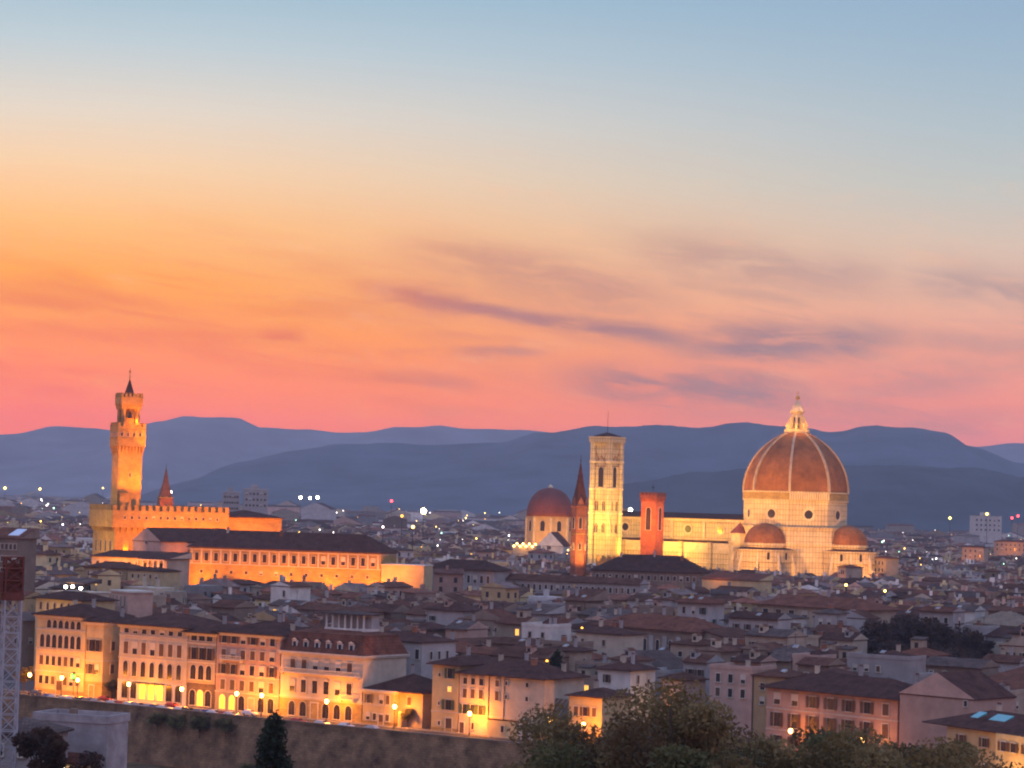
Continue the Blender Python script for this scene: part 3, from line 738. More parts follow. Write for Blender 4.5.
for sg in (-1, 1):
    b.poly([(n0, sg * 20.6, 31.4), (n1, sg * 20.6, 31.4), (n1, sg * 10.4, 36.4), (n0, sg * 10.4, 36.4), (n0, sg * 20.6, 30), (n1, sg * 20.6, 30), (n1, sg * 10.4, 30), (n0, sg * 10.4, 30)], [(0, 1, 2, 3), (4, 5, 1, 0), (5, 6, 2, 1), (7, 4, 0, 3)], MATS['tiles_brown'])
b.build('aisle_roof', cat)
for i in range(4):
    x = n0 + 13 + i * 20
    oculus(cat, x, -10.6, 42.2, R(-90), sc_=1.15); oculus(cat, x, 10.6, 42.2, R(90), sc_=1.15)
    inst(win_mesh('arch', 1.6, 10.0), 'window', cat, (x, -21.0, 12.0))
b = MB(); b.box(n0 - 2.2, n0, -21.5, 21.5, 0, 34, M_MARBLE); b.box(n0 - 2.2, n0, -12, 12, 34, 52, M_MARBLE); b.build('facade', cat)
# three great apses with half domes; four little drum chapels between
def apse(ang):
    cx, cy = 31 * math.cos(ang), 31 * math.sin(ang)
    ap = bpy.data.objects.new('apse', None); ap.parent = cat; C.objects.link(ap)
    b = MB(); b.lathe([(16.2, 0), (16.2, 26.6), (16.7, 26.8), (16.7, 27.6), (16.2, 27.6), (16.2, 32.4), (16.8, 32.6), (16.8, 33.4)], 10, M_MARBLE, cx, cy, ang - R(108), ang + R(108)); b.build('chapel_wall', ap)
    b = MB(); b.lathe([(16.6, 33.2), (10.2, 34.4)], 10, MATS['tiles_brown'], cx, cy, ang - R(108), ang + R(108)); b.build('chapel_roof', ap)
    b = MB(); b.lathe([(10.2, 30), (10.2, 35.2), (11.0, 35.4), (11.0, 36.6)], 8, M_MARBLE, cx, cy, ang - R(112), ang + R(112)); b.build('apse_wall', ap)
    b = MB(); b.lathe([(10.8 * math.cos(R(9 * i)), 36.6 + 10.2 * math.sin(R(9 * i))) for i in range(10)] + [(0.05, 46.85)], 8, M_DOME, cx, cy, ang - R(112), ang + R(112)); b.build('half_dome', ap)
    for k in range(-2, 3):
        q = ang + R(36) * k + 0.0
        rr = 16.2 * math.cos(R(10.8))
        inst(win_mesh('arch', 1.4, 3.0), 'window', ap, (cx + rr * math.cos(q), cy + rr * math.sin(q), 28.4), q + R(90)); inst(win_mesh('arch', 1.9, 8.5), 'window', ap, (cx + rr * math.cos(q), cy + rr * math.sin(q), 9), q + R(90))
        if k % 2 == 0:
            for dq in (-.3, .3):
                b = MB(); T = Matrix.Translation((cx, cy, 0)) @ Matrix.Rotation(q + dq, 4, 'Z')
                b.poly([tuple(T @ Vector(v_)) for v_ in ((16.0, -.5, 0), (18.6, -.5, 0), (18.6, -.5, 22), (16.0, -.5, 32), (16.0, .5, 0), (18.6, .5, 0), (18.6, .5, 22), (16.0, .5, 32))], [(0, 1, 2, 3), (7, 6, 5, 4), (1, 5, 6, 2), (2, 6, 7, 3)], M_MARB2)
                b.build('buttress', ap)
for ang in (R(-90), 0.0, R(90)): apse(ang)
for k in range(4):
    ang = R(45 + 90 * k)
    cx, cy = 29.5 * math.cos(ang), 29.5 * math.sin(ang)
    ex = bpy.data.objects.new('exedra', None); ex.parent = cat; C.objects.link(ex)
    if k == 2:
        b = MB(); b.lathe([(5.6, 0), (5.6, 35.5), (6.1, 35.7), (6.1, 36.6)], 12, M_MARB2, cx, cy); b.lathe([(4.9, 36.6), (4.9, 40), (5.4, 40.2), (5.4, 41)], 12, M_MARB2, cx, cy); b.build('chapel_wall', ex)
        b = MB(); b.lathe([(5.6, 41), (.3, 46.2), (.1, 47.2)], 12, M_DOME2, cx, cy); b.build('cone_roof', ex)
YL = (1.0, 0.47, 0.045)
lamp('SPOT', L(cat, -35, -58, 27), 40075, YL, L(cat, -40, -12, 34), 1.2, 110)
lamp('SPOT', L(cat, -66, -54, 27), 40075, YL, L(cat, -66, -12, 34), 1.2, 110)
lamp('SPOT', L(cat, -84, -38, 30), 8294, YL, L(cat, -90, -12, 34), 1.2, 110)
lamp('SPOT', L(cat, -58, -40, 40), 52731, YL, L(cat, -62, -10, 42), 1.2, 130)
YP2 = (1.0, 0.42, 0.085)
lamp('SPOT', L(cat, 10, -90, 30), 199561, YP2, L(cat, 6, -30, 44), 1.2, 70)
lamp('SPOT', L(cat, 70, -50, 30), 141355, YP2, L(cat, 30, -8, 40), 1.2, 80)
lamp('SPOT', L(cat, -34, -60, 44), 108095, YP2, L(cat, -12, -20, 58), 1.2, 70)
lamp('SPOT', L(cat, -70, -66, 48), 215213, (1.0, .47, .10), L(cat, 0, 0, 74), 1.2, 34)
lamp('SPOT', L(cat, 60, -86, 48), 215213, (1.0, .47, .10), L(cat, 0, 0, 74), 1.2, 34)
for q_ in (-150, -105, -60, -15): lamp('POINT', L(cat, 8.2 * math.cos(R(q_)), 8.2 * math.sin(R(q_)), ztop + 3.2), 1300, (1.0, .40, .03), size=.3)
for q_ in (-140, -80, -20): lamp('POINT', L(cat, 5.4 * math.cos(R(q_)), 5.4 * math.sin(R(q_)), zd(409)), 420, (1.0, .42, .04), size=.25)

# --- bell tower
YC = 1340.0
p = W(604.5, 550, YC); kc = YC / F
def zcamp(y): return 55 + (502.7 - y) * kc
ct = thing('marble_bell_tower', 'tall square pale marble bell tower beside the cathedral, flat topped', 'bell tower', (p.x, p.y, 0), R(-36))
h = 5.2
lev = [0, 22.0, zcamp(535), zcamp(513.5), zcamp(489), zcamp(462), zcamp(443)]
b = MB(); b.box(-h, h, -h, h, 0, lev[-1], M_MARBLE)
for z in lev[1:-1]: b.box(-h - .35, h + .35, -h - .35, h + .35, z - .5, z + .5, M_MARB2)
b.build('wall', ct)
for (sx, sy) in ((-1, -1), (1, -1), (1, 1), (-1, 1)):
    b = MB(); b.lathe([(1.75, 0), (1.75, lev[-1])], 8, M_MARBLE, sx * h, sy * h, a8)
    for z in lev[1:-1]: b.lathe([(1.75, z - .6), (2.15, z - .4), (2.15, z + .5), (1.75, z + .6)], 8, M_MARB2, sx * h, sy * h, a8)
    b.build('corner_buttress', ct)
b = MB(); corbels(b, -h - .8, h + .8, -h - .8, h + .8, zcamp(447), zcamp(442), 1.1, M_MARB2, 1.2); b.box(-h - 1.9, h + 1.9, -h - 1.9, h + 1.9, zcamp(442.5), zcamp(437), M_MARBLE)
b.box(-h - 2.05, h + 2.05, -h - 2.05, h + 2.05, zcamp(438), zcamp(437), M_MARB2); b.build('crown_gallery', ct)
b = MB(); b.lathe([(h * 1.5, zcamp(436.9)), (h * 1.5, zcamp(436.3)), (.3, zcamp(432.5))], 4, MATS['tiles_dark'], 0, 0, R(45)); b.tube((0, 0, zcamp(433)), (0, 0, zcamp(411)), .16, .1, M_DARK); b.build('roof', ct)
for (rz, fx, fy, tx, ty) in ((0, 0, -h, 1, 0), (90, h, 0, 0, 1), (-90, -h, 0, 0, -1)):
    def put(kind, w, hh, u_, z, n_='window'): inst(win_mesh(kind, w, hh), n_, ct, (fx + tx * u_, fy + ty * u_, z), R(rz))
    for u_ in (-.2,): put('arch', 3.2, 9.0, 0, zcamp(487) , 'tall_window')
    for u_ in (-2.35, 2.35):
        for d_ in (-.62, .62):
            put('arch', .95, 4.6, u_ + d_, zcamp(511)); put('arch', .95, 3.8, u_ + d_, zcamp(532.5))
    b = MB()
    # gabled frames over the windows, in relief
    def gable(u0, w, z, hh):
        q = lambda u_, dz, o_: (fx + tx * u_ - (ty * -o_ if tx == 0 else 0), fy + ty * u_ - (o_ if ty == 0 else 0), z + dz) if ty == 0 else (fx + (o_ if fx > 0 else -o_), fy + ty * u_, z + dz)
        vs = [q(u0 - w / 2, 0, .22), q(u0 + w / 2, 0, .22), q(u0, hh, .22), q(u0 - w / 2 + .45, .35, .22), q(u0 + w / 2 - .45, .35, .22), q(u0, hh - .7, .22)]
        vs += [q(u0 - w / 2, 0, 0), q(u0 + w / 2, 0, 0), q(u0, hh, 0)]
        b.poly(vs, [(0, 1, 4, 3), (1, 2, 5, 4), (2, 0, 3, 5), (0, 6, 7, 1), (1, 7, 8, 2), (2, 8, 6, 0)], M_BRICK)
    gable(0, 7.4, zcamp(465) - 1.0, 6.2); gable(-3.1, 3.2, zcamp(461), 4.6); gable(3.1, 3.2, zcamp(461), 4.6)
    for u_ in (-2.35, 2.35): gable(u_, 3.3, zcamp(505.5), 2.4); gable(u_, 3.3, zcamp(527), 2.2)
    b.build('tracery', ct)
lamp('SPOT', L(ct, -8, -32, 37), 85000, (1.0, .54, .03), L(ct, 0, 0, 44), .8, 90)
lamp('SPOT', L(ct, 32, -8, 37), 70000, (1.0, .54, .05), L(ct, 2, 0, 46), .8, 90)
lamp('SPOT', L(ct, -16, -40, 30), 162750, (1.0, .50, .10), L(ct, 0, 0, 66), .8, 60)
lamp('SPOT', L(ct, 40, -20, 30), 130200, (1.0, .49, .10), L(ct, 0, 0, 66), .8, 60)

# --- slim spired tower and squat brick tower
p = W(578.5, 550, 1080)
t = thing('slim_spire_tower', 'slim six sided brick tower with pointed spire, left of marble bell tower', 'tower', (p.x, p.y, 0), R(8))
b = MB(); b.lathe([(3.5, 0), (3.5, 52.6), (3.9, 52.8), (3.9, 53.6)], 6, M_BRICK); b.lathe([(3.7, 41.0), (3.7, 41.5)], 6, M_STONE); b.build('shaft', t)
b = MB(); b.lathe([(3.5, 53.6), (1.7, 62.5), (.15, 72.2)], 6, MATS['tiles_red']); b.build('spire', t)
for k in range(6):
    a = R(30 + 60 * k); b = MB(); b.face([(3.5 * math.cos(a - .5), 3.5 * math.sin(a - .5), 53.6), (3.5 * math.cos(a + .5), 3.5 * math.sin(a + .5), 53.6), (3.2 * math.cos(a), 3.2 * math.sin(a), 57.4)], M_BRICK)
    b.face([(2.6 * math.cos(a), 2.6 * math.sin(a), 57.0), (3.5 * math.cos(a + .5), 3.5 * math.sin(a + .5), 53.6), (3.2 * math.cos(a), 3.2 * math.sin(a), 57.4)], M_BRICK)
    b.face([(3.5 * math.cos(a - .5), 3.5 * math.sin(a - .5), 53.6), (2.6 * math.cos(a), 2.6 * math.sin(a), 57.0), (3.2 * math.cos(a), 3.2 * math.sin(a), 57.4)], M_BRICK); b.build('gablet', t)
    rr = 3.5 * math.cos(R(30)); inst(win_mesh('arch', 1.3, 4.2), 'window', t, (rr * math.cos(a), rr * math.sin(a), 43.5), a + R(90)); inst(win_mesh('arch', .9, 2.4), 'window', t, (rr * math.cos(a), rr * math.sin(a), 34.5), a + R(90))
b = MB(); b.tube((0, 0, 72), (0, 0, 75.5), .12, .07, M_DARK); b.lathe([(.05, 72.4), (.4, 72.8), (.05, 73.2)], 8, M_DARK); b.build('finial', t)
lamp('SPOT', (p.x + 3, p.y - 20, 26), 95744, (1.0, .42, .08), (p.x, p.y, 44), .6, 80)
p = W(651.5, 550, 1060)
t = thing('brick_watch_tower', 'squat square red brick tower with battlements before the cathedral nave', 'tower', (p.x, p.y, 0), R(-31))
h = 3.55
b = MB(); b.box(-h, h, -h, h, 0, 57.2, M_BRICK); b.box(-h - .2, h + .2, -h - .2, h + .2, 38.5, 39.1, M_BRICK); b.build('shaft', t)
b = MB(); corbels(b, -h, h, -h, h, 55.6, 57.2, .5, M_BRICK, 1.1); b.box(-h - .55, h + .55, -h - .55, h + .55, 57.2, 58.6, M_BRICK); crenels(b, -h - .55, h + .55, -h - .55, h + .55, 58.6, M_BRICK, 1.9, 1.1, 1.3, .45); b.build('battlement', t)
for rz, pp in ((0, (0, -h, 44)), (90, (h, 0, 44)), (-90, (-h, 0, 44))):
    inst(win_mesh('arch', 2.3, 8.4), 'bell_opening', t, pp, R(rz))
b = MB(); b.tube((0, 0, 58.6), (0, 0, 63.5), .14, .08, M_DARK); b.box(-.5, .5, -.05, .05, 61.8, 62.3, M_DARK); b.build('weathervane', t)
lamp('SPOT', (p.x - 8, p.y - 15, 46), 46000, (1.0, .27, .03), (p.x, p.y, 46), .6, 110)
lamp('SPOT', (p.x + 13, p.y - 9, 46), 26000, (1.0, .27, .03), (p.x, p.y, 46), .6, 110)
# its crenellated hall
pa, pb = W(598, 560, 1066), W(690, 560, 1066)
t = thing('battlemented_hall', 'long low crenellated stone hall at the foot of red brick tower', 'hall', (pa.x, pa.y + 6, 0), 0)
LH = pb.x - pa.x
b = MB(); b.box(0, LH, 0, 18, 0, pa.z, M_STONE); b.build('wall', t); b = MB(); crenels(b, 0, LH, 0, 18, pa.z, M_STONE, 2.4, 1.3, 1.4, .6); b.build('battlement', t)
windows(t, 'f', LH, 18, 7, 22, 1.6, 3.2, 'arch', 2)
lamp('SPOT', (pa.x + LH * .3, pa.y - 12, 24), 9000, (1.0, .3, .03), (pa.x + LH * .3, pa.y + 8, 30), .6, 140); lamp('SPOT', (pa.x + LH * .9, pa.y - 12, 24), 6000, (1.0, .3, .03), (pa.x + LH * .9, pa.y + 8, 30), .6, 140); lamp('SPOT', (pa.x + LH / 2, pa.y + 32, 30), 95744, (1.0, .3, .05), (pa.x + LH / 2, pa.y + 20, 36), .6, 150)

# --- smaller red dome left of the bell tower
YM = 1650.0
p = W(549.5, 530, YM); km = YM / F
zm = lambda y: 55 + (501.2 - y) * km
t = thing('small_red_dome', 'smaller dark red dome on lit eight sided drum, left of slim spire', 'church', (p.x, p.y, 0), R(-20))
b = MB(); b.lathe([(15.2, 0), (15.2, zm(518)), (15.9, zm(517.6)), (15.9, zm(516.4))], 8, pmat('plaster_gold', (0.5, 0.36, 0.2), .9, .2, .3), 0, 0, a8)
for k in range(8):
    a = a8 + k * math.pi / 4; b.lathe([(.9, 20), (.9, zm(518))], 6, M_MARB2, 15.3 * math.cos(a), 15.3 * math.sin(a))
b.build('drum', t)
for k in range(8):
    a = k * math.pi / 4; rr = 15.2 * math.cos(a8)
    for u_ in (0,): inst(win_mesh('arch', 3.0, 5.2), 'window', t, (rr * math.cos(a), rr * math.sin(a), zm(531)), a + R(90))
b = MB(); b.lathe([(15.6 * math.cos(R(8.5 * i)) ** .85, zm(516.4) + (zm(488) - zm(516.4)) * math.sin(R(8.5 * i))) for i in range(11)] + [(.4, zm(487.6))], 24, M_DOME2, smooth=True); b.build('dome', t)
b = MB(); b.lathe([(1.6, zm(488.4)), (1.6, zm(486.4)), (.2, zm(484.6))], 8, M_MARB2); b.build('lantern', t)
lamp('SPOT', (p.x - 14, p.y - 42, 24), 70000, (1.0, .42, .07), (p.x - 2, p.y, 42), .8, 90)
lamp('SPOT', (p.x + 22, p.y - 38, 24), 42000, (1.0, .42, .07), (p.x + 6, p.y, 42), .8, 90)
# ------------------------------------------------------------------ palaces along the embankment street
def qz(px, py, off=0.0):
    p = quay(px, off); return max(0.1, W(px, py, p.y).z)
def block(t, W_, D_, H, mat, base=None, courses=(), cornice=True, cm=None, name='wall'):
    b = MB(); b.box(0, W_, 0, D_, 0, H, mat)
    if base: b.box(-.08, W_ + .08, -.08, D_ + .08, 0, base[0], base[1])
    for z in courses: b.box(-.16, W_ + .16, -.16, D_ + .1, z, z + .3, cm or M_FRAME)
    b.build(name, t)
    if cornice:
        b = MB(); b.box(-.45, W_ + .45, -.45, D_ + .3, H - .75, H - .35, cm or M_FRAME); b.box(-.7, W_ + .7, -.7, D_ + .4, H - .35, H, cm or M_FRAME)
        b.build('cornice', t)
def balcony(t, x0, x1, z, out=1.1):
    b = MB(); b.box(x0, x1, -out, 0.02, z - .25, z, M_FRAME); b.box(x0, x1, -out, -out + .14, z + .85, z + 1.0, M_FRAME)
    n = max(2, int((x1 - x0) / .55))
    for i in range(n + 1):
        x = x0 + .08 + (x1 - x0 - .16) * i / n; b.box(x - .07, x + .07, -out + .02, -out + .12, z, z + .85, M_FRAME)
    for x in (x0 + .3, x1 - .3): b.box(x - .18, x + .18, -out * .8, 0.02, z - .8, z - .25, M_FRAME)
    return b.build('balcony', t)
def dormer(r, x, y, z, m, w=1.5, h=1.7, d=2.6):
    b = MB(); b.box(x - w / 2, x + w / 2, y, y + d, z - .6, z + h, m)
    b.roof(x - w / 2, x + w / 2, y, y + d, z + h, MATS['tiles_dark'], 'gable_y', .5, .2, .1, wallm=m)
    b.box(x - w * .3, x + w * .3, y - .04, y + .05, z + .1, z + h * .85, M_GLASS)
    return b.build('dormer', r)
def palace(px0, px1, depth, label, name='riverside_palace', off=0.0, cat_='palace', group='palaces along the riverside street', gap=.25):
    p, q = quay(px0, off), quay(px1, off)
    return thing(name, label, cat_, (p.x, p.y, 0), QA, group), (q - p).length - gap
PL = MATS
# A: arcaded top floor, arched second row, with a lower wing on its right
t, w = palace(34.5, 84, 17, 'orange lit palace with open arcaded top floor, farthest left on the riverside street')
H = qz(60, 616); block(t, w, 16, H, PL['plaster_yellow'], (1.2, M_STONE), (5.8, 11.6, 16.9))
roof_part(t, 0, w, 0, 16, H, PL['tiles_dark'], 'hip', .32, 1.2, ((5, 9, 0), (13, 8, 1)))
windows(t, 'f', w, 16, 7, 17.5, 1.35, 1.3, 'arch', 1.4, skip=(0,)); windows(t, 'f', w, 16, 7, 12.3, 1.4, 2.5, 'arch', 1.2); windows(t, 'f', w, 16, 7, 7.6, 1.15, 2.3, 'plain', 1.2); windows(t, 'f', w, 16, 7, 2.6, 1.2, 2.0, 'plain', 1.2, skip=(3,))
door(t, w / 2, 0, 2.0, 3.6)
t2, w2 = palace(84.3, 102, 15, 'brighter orange two bay house joined to right side of arcaded palace', 'riverside_house', cat_='house')
H = qz(93, 622); block(t2, w2, 15, H, PL['plaster_yellow'], (4.2, M_STONE), (9.6,))
roof_part(t2, 0, w2, 0, 15, H, PL['tiles_dark'], 'hip', .32, 1.1, ((4, 9, 1),))
windows(t2, 'f', w2, 15, 2, 12.2, 1.5, 3.0, 'brown', .8); windows(t2, 'f', w2, 15, 2, 6.2, 1.5, 2.6, 'brown', .8); windows(t2, 'r', w2, 15, 3, 6.4, 1.3, 2.4, 'closed', 1.5); windows(t2, 'r', w2, 15, 3, 12.4, 1.3, 2.4, 'closed', 1.5); door(t2, 2.6, 0, 1.7, 3.2)
# B: wide seven bay palace
t, w = palace(117.5, 186, 18, 'wide cream seven bay palace with glowing yellow entrance arcade')
H = qz(150, 626); block(t, w, 17, H, PL['plaster_cream'], (5.3, PL['plaster_white']), (5.3, 11.2, 17.0))
roof_part(t, 0, w, 0, 17, H, PL['tiles_dark'], 'hip', .3, 1.5, ((6, 10, 0), (15, 9, 2)))
windows(t, 'f', w, 17, 7, 17.7, 1.3, 1.1, 'plain', 1.0); windows(t, 'f', w, 17, 7, 12.3, 1.35, 3.0, 'closed', 1.0); windows(t, 'f', w, 17, 7, 6.6, 1.4, 2.9, 'arch', 1.0); windows(t, 'f', w, 17, 7, .9, 1.8, 3.0, 'arch', 1.0, lit=(2, 3, 4))
windows(t, 'r', w, 17, 3, 12.3, 1.2, 2.6, 'closed', 2)
b = MB(); b.box(w * .31, w * .69, -2.2, .02, 5.0, 5.25, M_DARK); b.build('entrance_canopy', t)
lamp('POINT', L(t, w * .38, -1.2, 3.8), 244, (1.0, .5, .06), size=.2); lamp('POINT', L(t, w * .6, -1.2, 3.8), 244, (1.0, .5, .06), size=.2)
# C: narrow three bay palace with dark rusticated ground floor
t, w = palace(186.3, 214.5, 17, 'narrow brown three bay palace with dark stone ground floor and one lit arch')
H = qz(200, 633); block(t, w, 17, H, PL['plaster_tan'], (6.2, pmat('rusticated_dark', (.13, .09, .06), .9, .35, .5, pattern='block', bump=.6)), (11.4, 16.2))
roof_part(t, 0, w, 0, 17, H, PL['tiles_dark'], 'hip', .3, 1.5, ((4, 9, 1),))
windows(t, 'f', w, 17, 3, 17.0, 1.7, 1.2, 'arch', .7); windows(t, 'f', w, 17, 3, 12.2, 1.4, 2.9, 'brown', .7); windows(t, 'f', w, 17, 3, 7.2, 1.6, 2.6, 'arch', .7); windows(t, 'f', w, 17, 3, .6, 1.7, 2.8, 'arch', .7, lit=(1,))
# D: paler five storey house with balcony
t, w = palace(214.8, 279, 17, 'pale many windowed apartment house with grey shutters and small balcony')
H = qz(246, 634); block(t, w, 17, H, PL['plaster_pink'], (4.6, PL['plaster_tan']), (4.6, 8.8))
roof_part(t, 0, w, 0, 17, H, PL['tiles_dark'], 'hip', .28, 1.2, ((5, 8, 0), (12, 10, 1), (19, 7, 0)))
windows(t, 'f', w, 17, 6, 17.0, 1.3, 1.9, 'brown', .9); windows(t, 'f', w, 17, 6, 13.2, 1.3, 2.1, 'closed', .9); windows(t, 'f', w, 17, 6, 9.3, 1.3, 2.3, 'brown', .9); windows(t, 'f', w, 17, 6, 5.3, 1.3, 2.4, 'closed', .9)
windows(t, 'f', w, 17, 6, .4, 1.7, 2.5, 'arch', .9, lit=(0, 1), skip=(3,)); door(t, .9 + (w - 1.8) * 3.5 / 6, 0, 1.9, 3.6)
balcony(t, 2, 9, 13.0)
# E: mansard palace with dormers, balcony cornice and roof loggia
t, w = palace(279.3, 362, 18, 'grand palace with dormered mansard roof, long balcony and columned roof loggia')
H = qz(320, 653)
block(t, w, 17, H, PL['plaster_cream'], (4.6, M_STONE), (5.0,), True)
b = MB(); z0 = H
b.poly([(-.3, -.3, z0), (w + .3, -.3, z0), (w + .3, 17.3, z0), (-.3, 17.3, z0), (1.6, 1.7, z0 + 4.6), (w - 1.6, 1.7, z0 + 4.6), (w - 1.6, 15.4, z0 + 4.6), (1.6, 15.4, z0 + 4.6)], [(0, 3, 2, 1), (0, 1, 5, 4), (1, 2, 6, 5), (2, 3, 7, 6), (3, 0, 4, 7)], PL['tiles_red'])
b.roof(1.6, w - 1.6, 1.7, 15.4, z0 + 4.6, PL['tiles_red'], 'hip', .2, .1, .1)
r = b.build('roof', t)
for i in range(6): dormer(r, 2.2 + (w - 4.4) * (i + .5) / 6, .25, z0 + .5, PL['plaster_white'], 1.6, 2.2)
windows(t, 'f', w, 17, 6, 11.9, 1.3, 2.3, 'closed', 2.2); windows(t, 'f', w, 17, 6, 6.3, 1.35, 2.9, 'pediment', 2.2); windows(t, 'f', w, 17, 6, .5, 1.7, 2.4, 'arch', 2.2, skip=(2,)); door(t, 2.2 + (w - 4.4) * 2.5 / 6, 0, 2.2, 3.9)
balcony(t, .5, w - .5, 11.2, 1.0); balcony(t, w - 6.4, w - 2.0, 5.7)
lg = bpy.data.objects.new('roof_loggia', None); lg.parent = t; lg.location = (w * .33, 6.0, z0 + 4.8); C.objects.link(lg)
lw = w * .48
b = MB(); b.box(0, lw, 0, 6, 0, 1.2, PL['plaster_white']); b.box(0, lw, 3, 6, 1.2, 4.6, PL['plaster_grey']); b.build('loggia_wall', lg)
for i in range(7):
    b = MB(); x = .35 + (lw - .7) * i / 6; b.lathe([(.3, 1.2), (.24, 1.5), (.22, 4.2), (.34, 4.6)], 8, PL['plaster_white'], x, .4); b.build('column', lg)
b = MB(); b.roof(0, lw, 0, 6, 4.6, PL['tiles_grey'], 'hip', .15, .7); b.build('loggia_roof', lg)
# F: low two storey house with hipped roof
t, w = palace(362.3, 394, 12, 'low two storey orange lit house under dark hipped roof, before a plain grey block', 'riverside_house', cat_='house')
H = qz(378, 690); block(t, w, 15, H, PL['plaster_yellow'], (.9, M_STONE), (4.6,))
roof_part(t, 0, w + 7, 1.2, 17, H - .2, PL['tiles_dark'], 'hip', .42, .9, ((7, 10, 1),))
b = MB(); b.box(w, w + 7, 2.2, 15, 0, H - .3, PL['plaster_tan']); b.build('rear_wall', t)
windows(t, 'f', w, 15, 4, 5.2, 1.1, 2.1, 'brown', .8, skip=(1,)); windows(t, 'f', w, 15, 4, 1.2, 1.1, 1.6, 'plain', .8, skip=(2,)); door(t, .8 + (w - 1.6) * 2.5 / 4, 0, 1.4, 2.6)
inst(win_mesh('closed', 1.2, 2.0), 'window', t, (w + 3, 2.2, 5.2))
b = MB(); b.box(w + 1.4, w + 2.0, 0, .6, 0, 3.2, PL['plaster_yellow']); b.lathe([(.5, 3.2), (.5, 3.4), (.1, 3.9)], 8, PL['plaster_yellow'], w + 1.7, .3); b.build('gate_pillar', t)
# plain grey block behind F
pa = quay(352, 24.0); pb = quay(420, 24.0); wb = (pb - pa).length
t = thing('plain_grey_block', 'tall plain grey building with few scattered windows behind the low orange house', 'building', (pa.x, pa.y, 0), QA)
H = W(395, 641, (pa.y + pb.y) / 2).z
b = MB(); b.box(0, wb, 0, 14, 0, H, PL['plaster_grey']); b.build('wall', t); roof_part(t, 0, wb, 0, 14, H, PL['tiles_dark'], 'hip', .26, .5, ((4, 6, 0), (14, 7, 2)))
for (x, z, w_, h_) in ((3.5, 14.6, 1.3, 2.2), (8.5, 9.5, 1.1, 1.7), (13, 14.8, 2.6, 1.9), (14, 9.8, 1.0, 2.0), (17.5, 15, .8, 1.0), (20.5, 14.6, 1.2, 2.4)):
    if x < wb - 1: inst(win_mesh('plain', w_, h_), 'window', t, (x, 0, z))
windows(t, 'r', wb, 14, 3, 14.4, 1.0, 2.0, 'plain', 2)
# G: stepped corner house with green shutters
t, w = palace(431, 458, 18, 'tall left half of stepped corner house, one round glowing window', 'riverside_house', cat_='house')
H = qz(444, 665); block(t, w, 18, H, PL['plaster_yellow'], (.9, M_STONE), (4.5,), False)
roof_part(t, 0, w, 0, 18, H, PL['tiles_dark'], 'hip', .34, 1.2, ((3, 10, 1),))
for (x, z, k, w_, h_) in ((5.2, 12.6, 'green', 1.4, 2.4), (5.2, 9.5, 'lit', 1.0, 1.2), (5.0, 5.2, 'green', 1.8, 2.4), (2.2, 12.9, 'plain', .6, .8), (2.2, 6.2, 'plain', .6, .8), (2.4, 1.5, 'plain', .7, .9)): inst(win_mesh(k, w_, h_), 'window', t, (x, 0, z))
door(t, 5.2, 0, 1.8, 3.2); windows(t, 'l', w, 18, 4, 12, 1.2, 2.0, 'plain', 1.5); windows(t, 'l', w, 18, 4, 7, 1.2, 2.0, 'plain', 1.5)
t, w = palace(458.3, 544, 18, 'right half of stepped corner house with three rows of green shuttered windows', 'riverside_house', cat_='house')
H = qz(480, 675); block(t, w, 16, H, PL['plaster_cream'], None, (4.4,), False)
roof_part(t, 0, w, 0, 16, H, PL['tiles_dark'], 'hip', .36, 1.2, ((6, 8, 0), (12, 10, 1), (17, 6, 2), (22, 11, 0)))
for z, h_, k in ((11.6, 1.5, 'plain'), (8.4, 2.1, 'closed'), (4.7, 2.2, 'green')):
    for x in (1.7, 4.0, 6.4): inst(win_mesh(k, 1.15, h_), 'window', t, (x, 0, z))
    if z > 6: inst(win_mesh('closed', 1.1, h_), 'window', t, (11.0, 0, z)); inst(win_mesh('plain', .6, .9), 'window', t, (13.6, 0, z + .5)); inst(win_mesh('plain', .8, 1.0), 'window', t, (19.5, 0, z + .4))
b = MB(); b.tube((8.6, -.12, 0), (8.6, -.12, H), .12, .12, M_BRNSH); b.tube((13.0, -.12, 4), (13.0, -.12, H), .09, .09, M_BRNSH); b.build('drainpipe', t)
door(t, 1.0, 0, 1.3, 2.6); inst(win_mesh('plain', .7, 1.5), 'window', t, (4.2, 0, 1.2))
# garden wall with gate, garden and greenhouse
p, q = quay(487, -1.6), quay(541, -1.6); L_ = (q - p).length
t = thing('garden_wall', 'low orange lit garden wall with arched gate beside the corner house', 'wall', (p.x, p.y, 0), QA)
b = MB(); b.box(0, L_ * .6, 0, .6, 0, 4.0, PL['plaster_yellow']); b.box(L_ * .6 + 3.2, L_, 0, .6, 0, 4.0, PL['plaster_yellow']); b.box(0, L_ * .6, -.1, .7, 4.0, 4.2, PL['tiles_red']); b.build('wall', t)
b = MB()
for x in (L_ * .6 - .1, L_ * .6 + 2.5): b.box(x, x + .8, -.15, .75, 0, 4.2, PL['plaster_white'])
b.box(L_ * .6 - .1, L_ * .6 + 3.3, -.15, .75, 4.2, 4.9, PL['plaster_white']); b.build('gateway', t)
b = MB(); b.box(L_ * .6 + .7, L_ * .6 + 2.5, .2, .3, 0, 4.0, M_BRNSH); b.build('gate', t)
inst(win_mesh('plain', .8, 1.5), 'window', t, (4.4, 0, 1.3))
p = quay(496, 1.2)
t = thing('garden_greenhouse', 'grey green lean-to greenhouse roof sloping behind the garden wall', 'greenhouse', (p.x + 6, p.y, 0), QA)
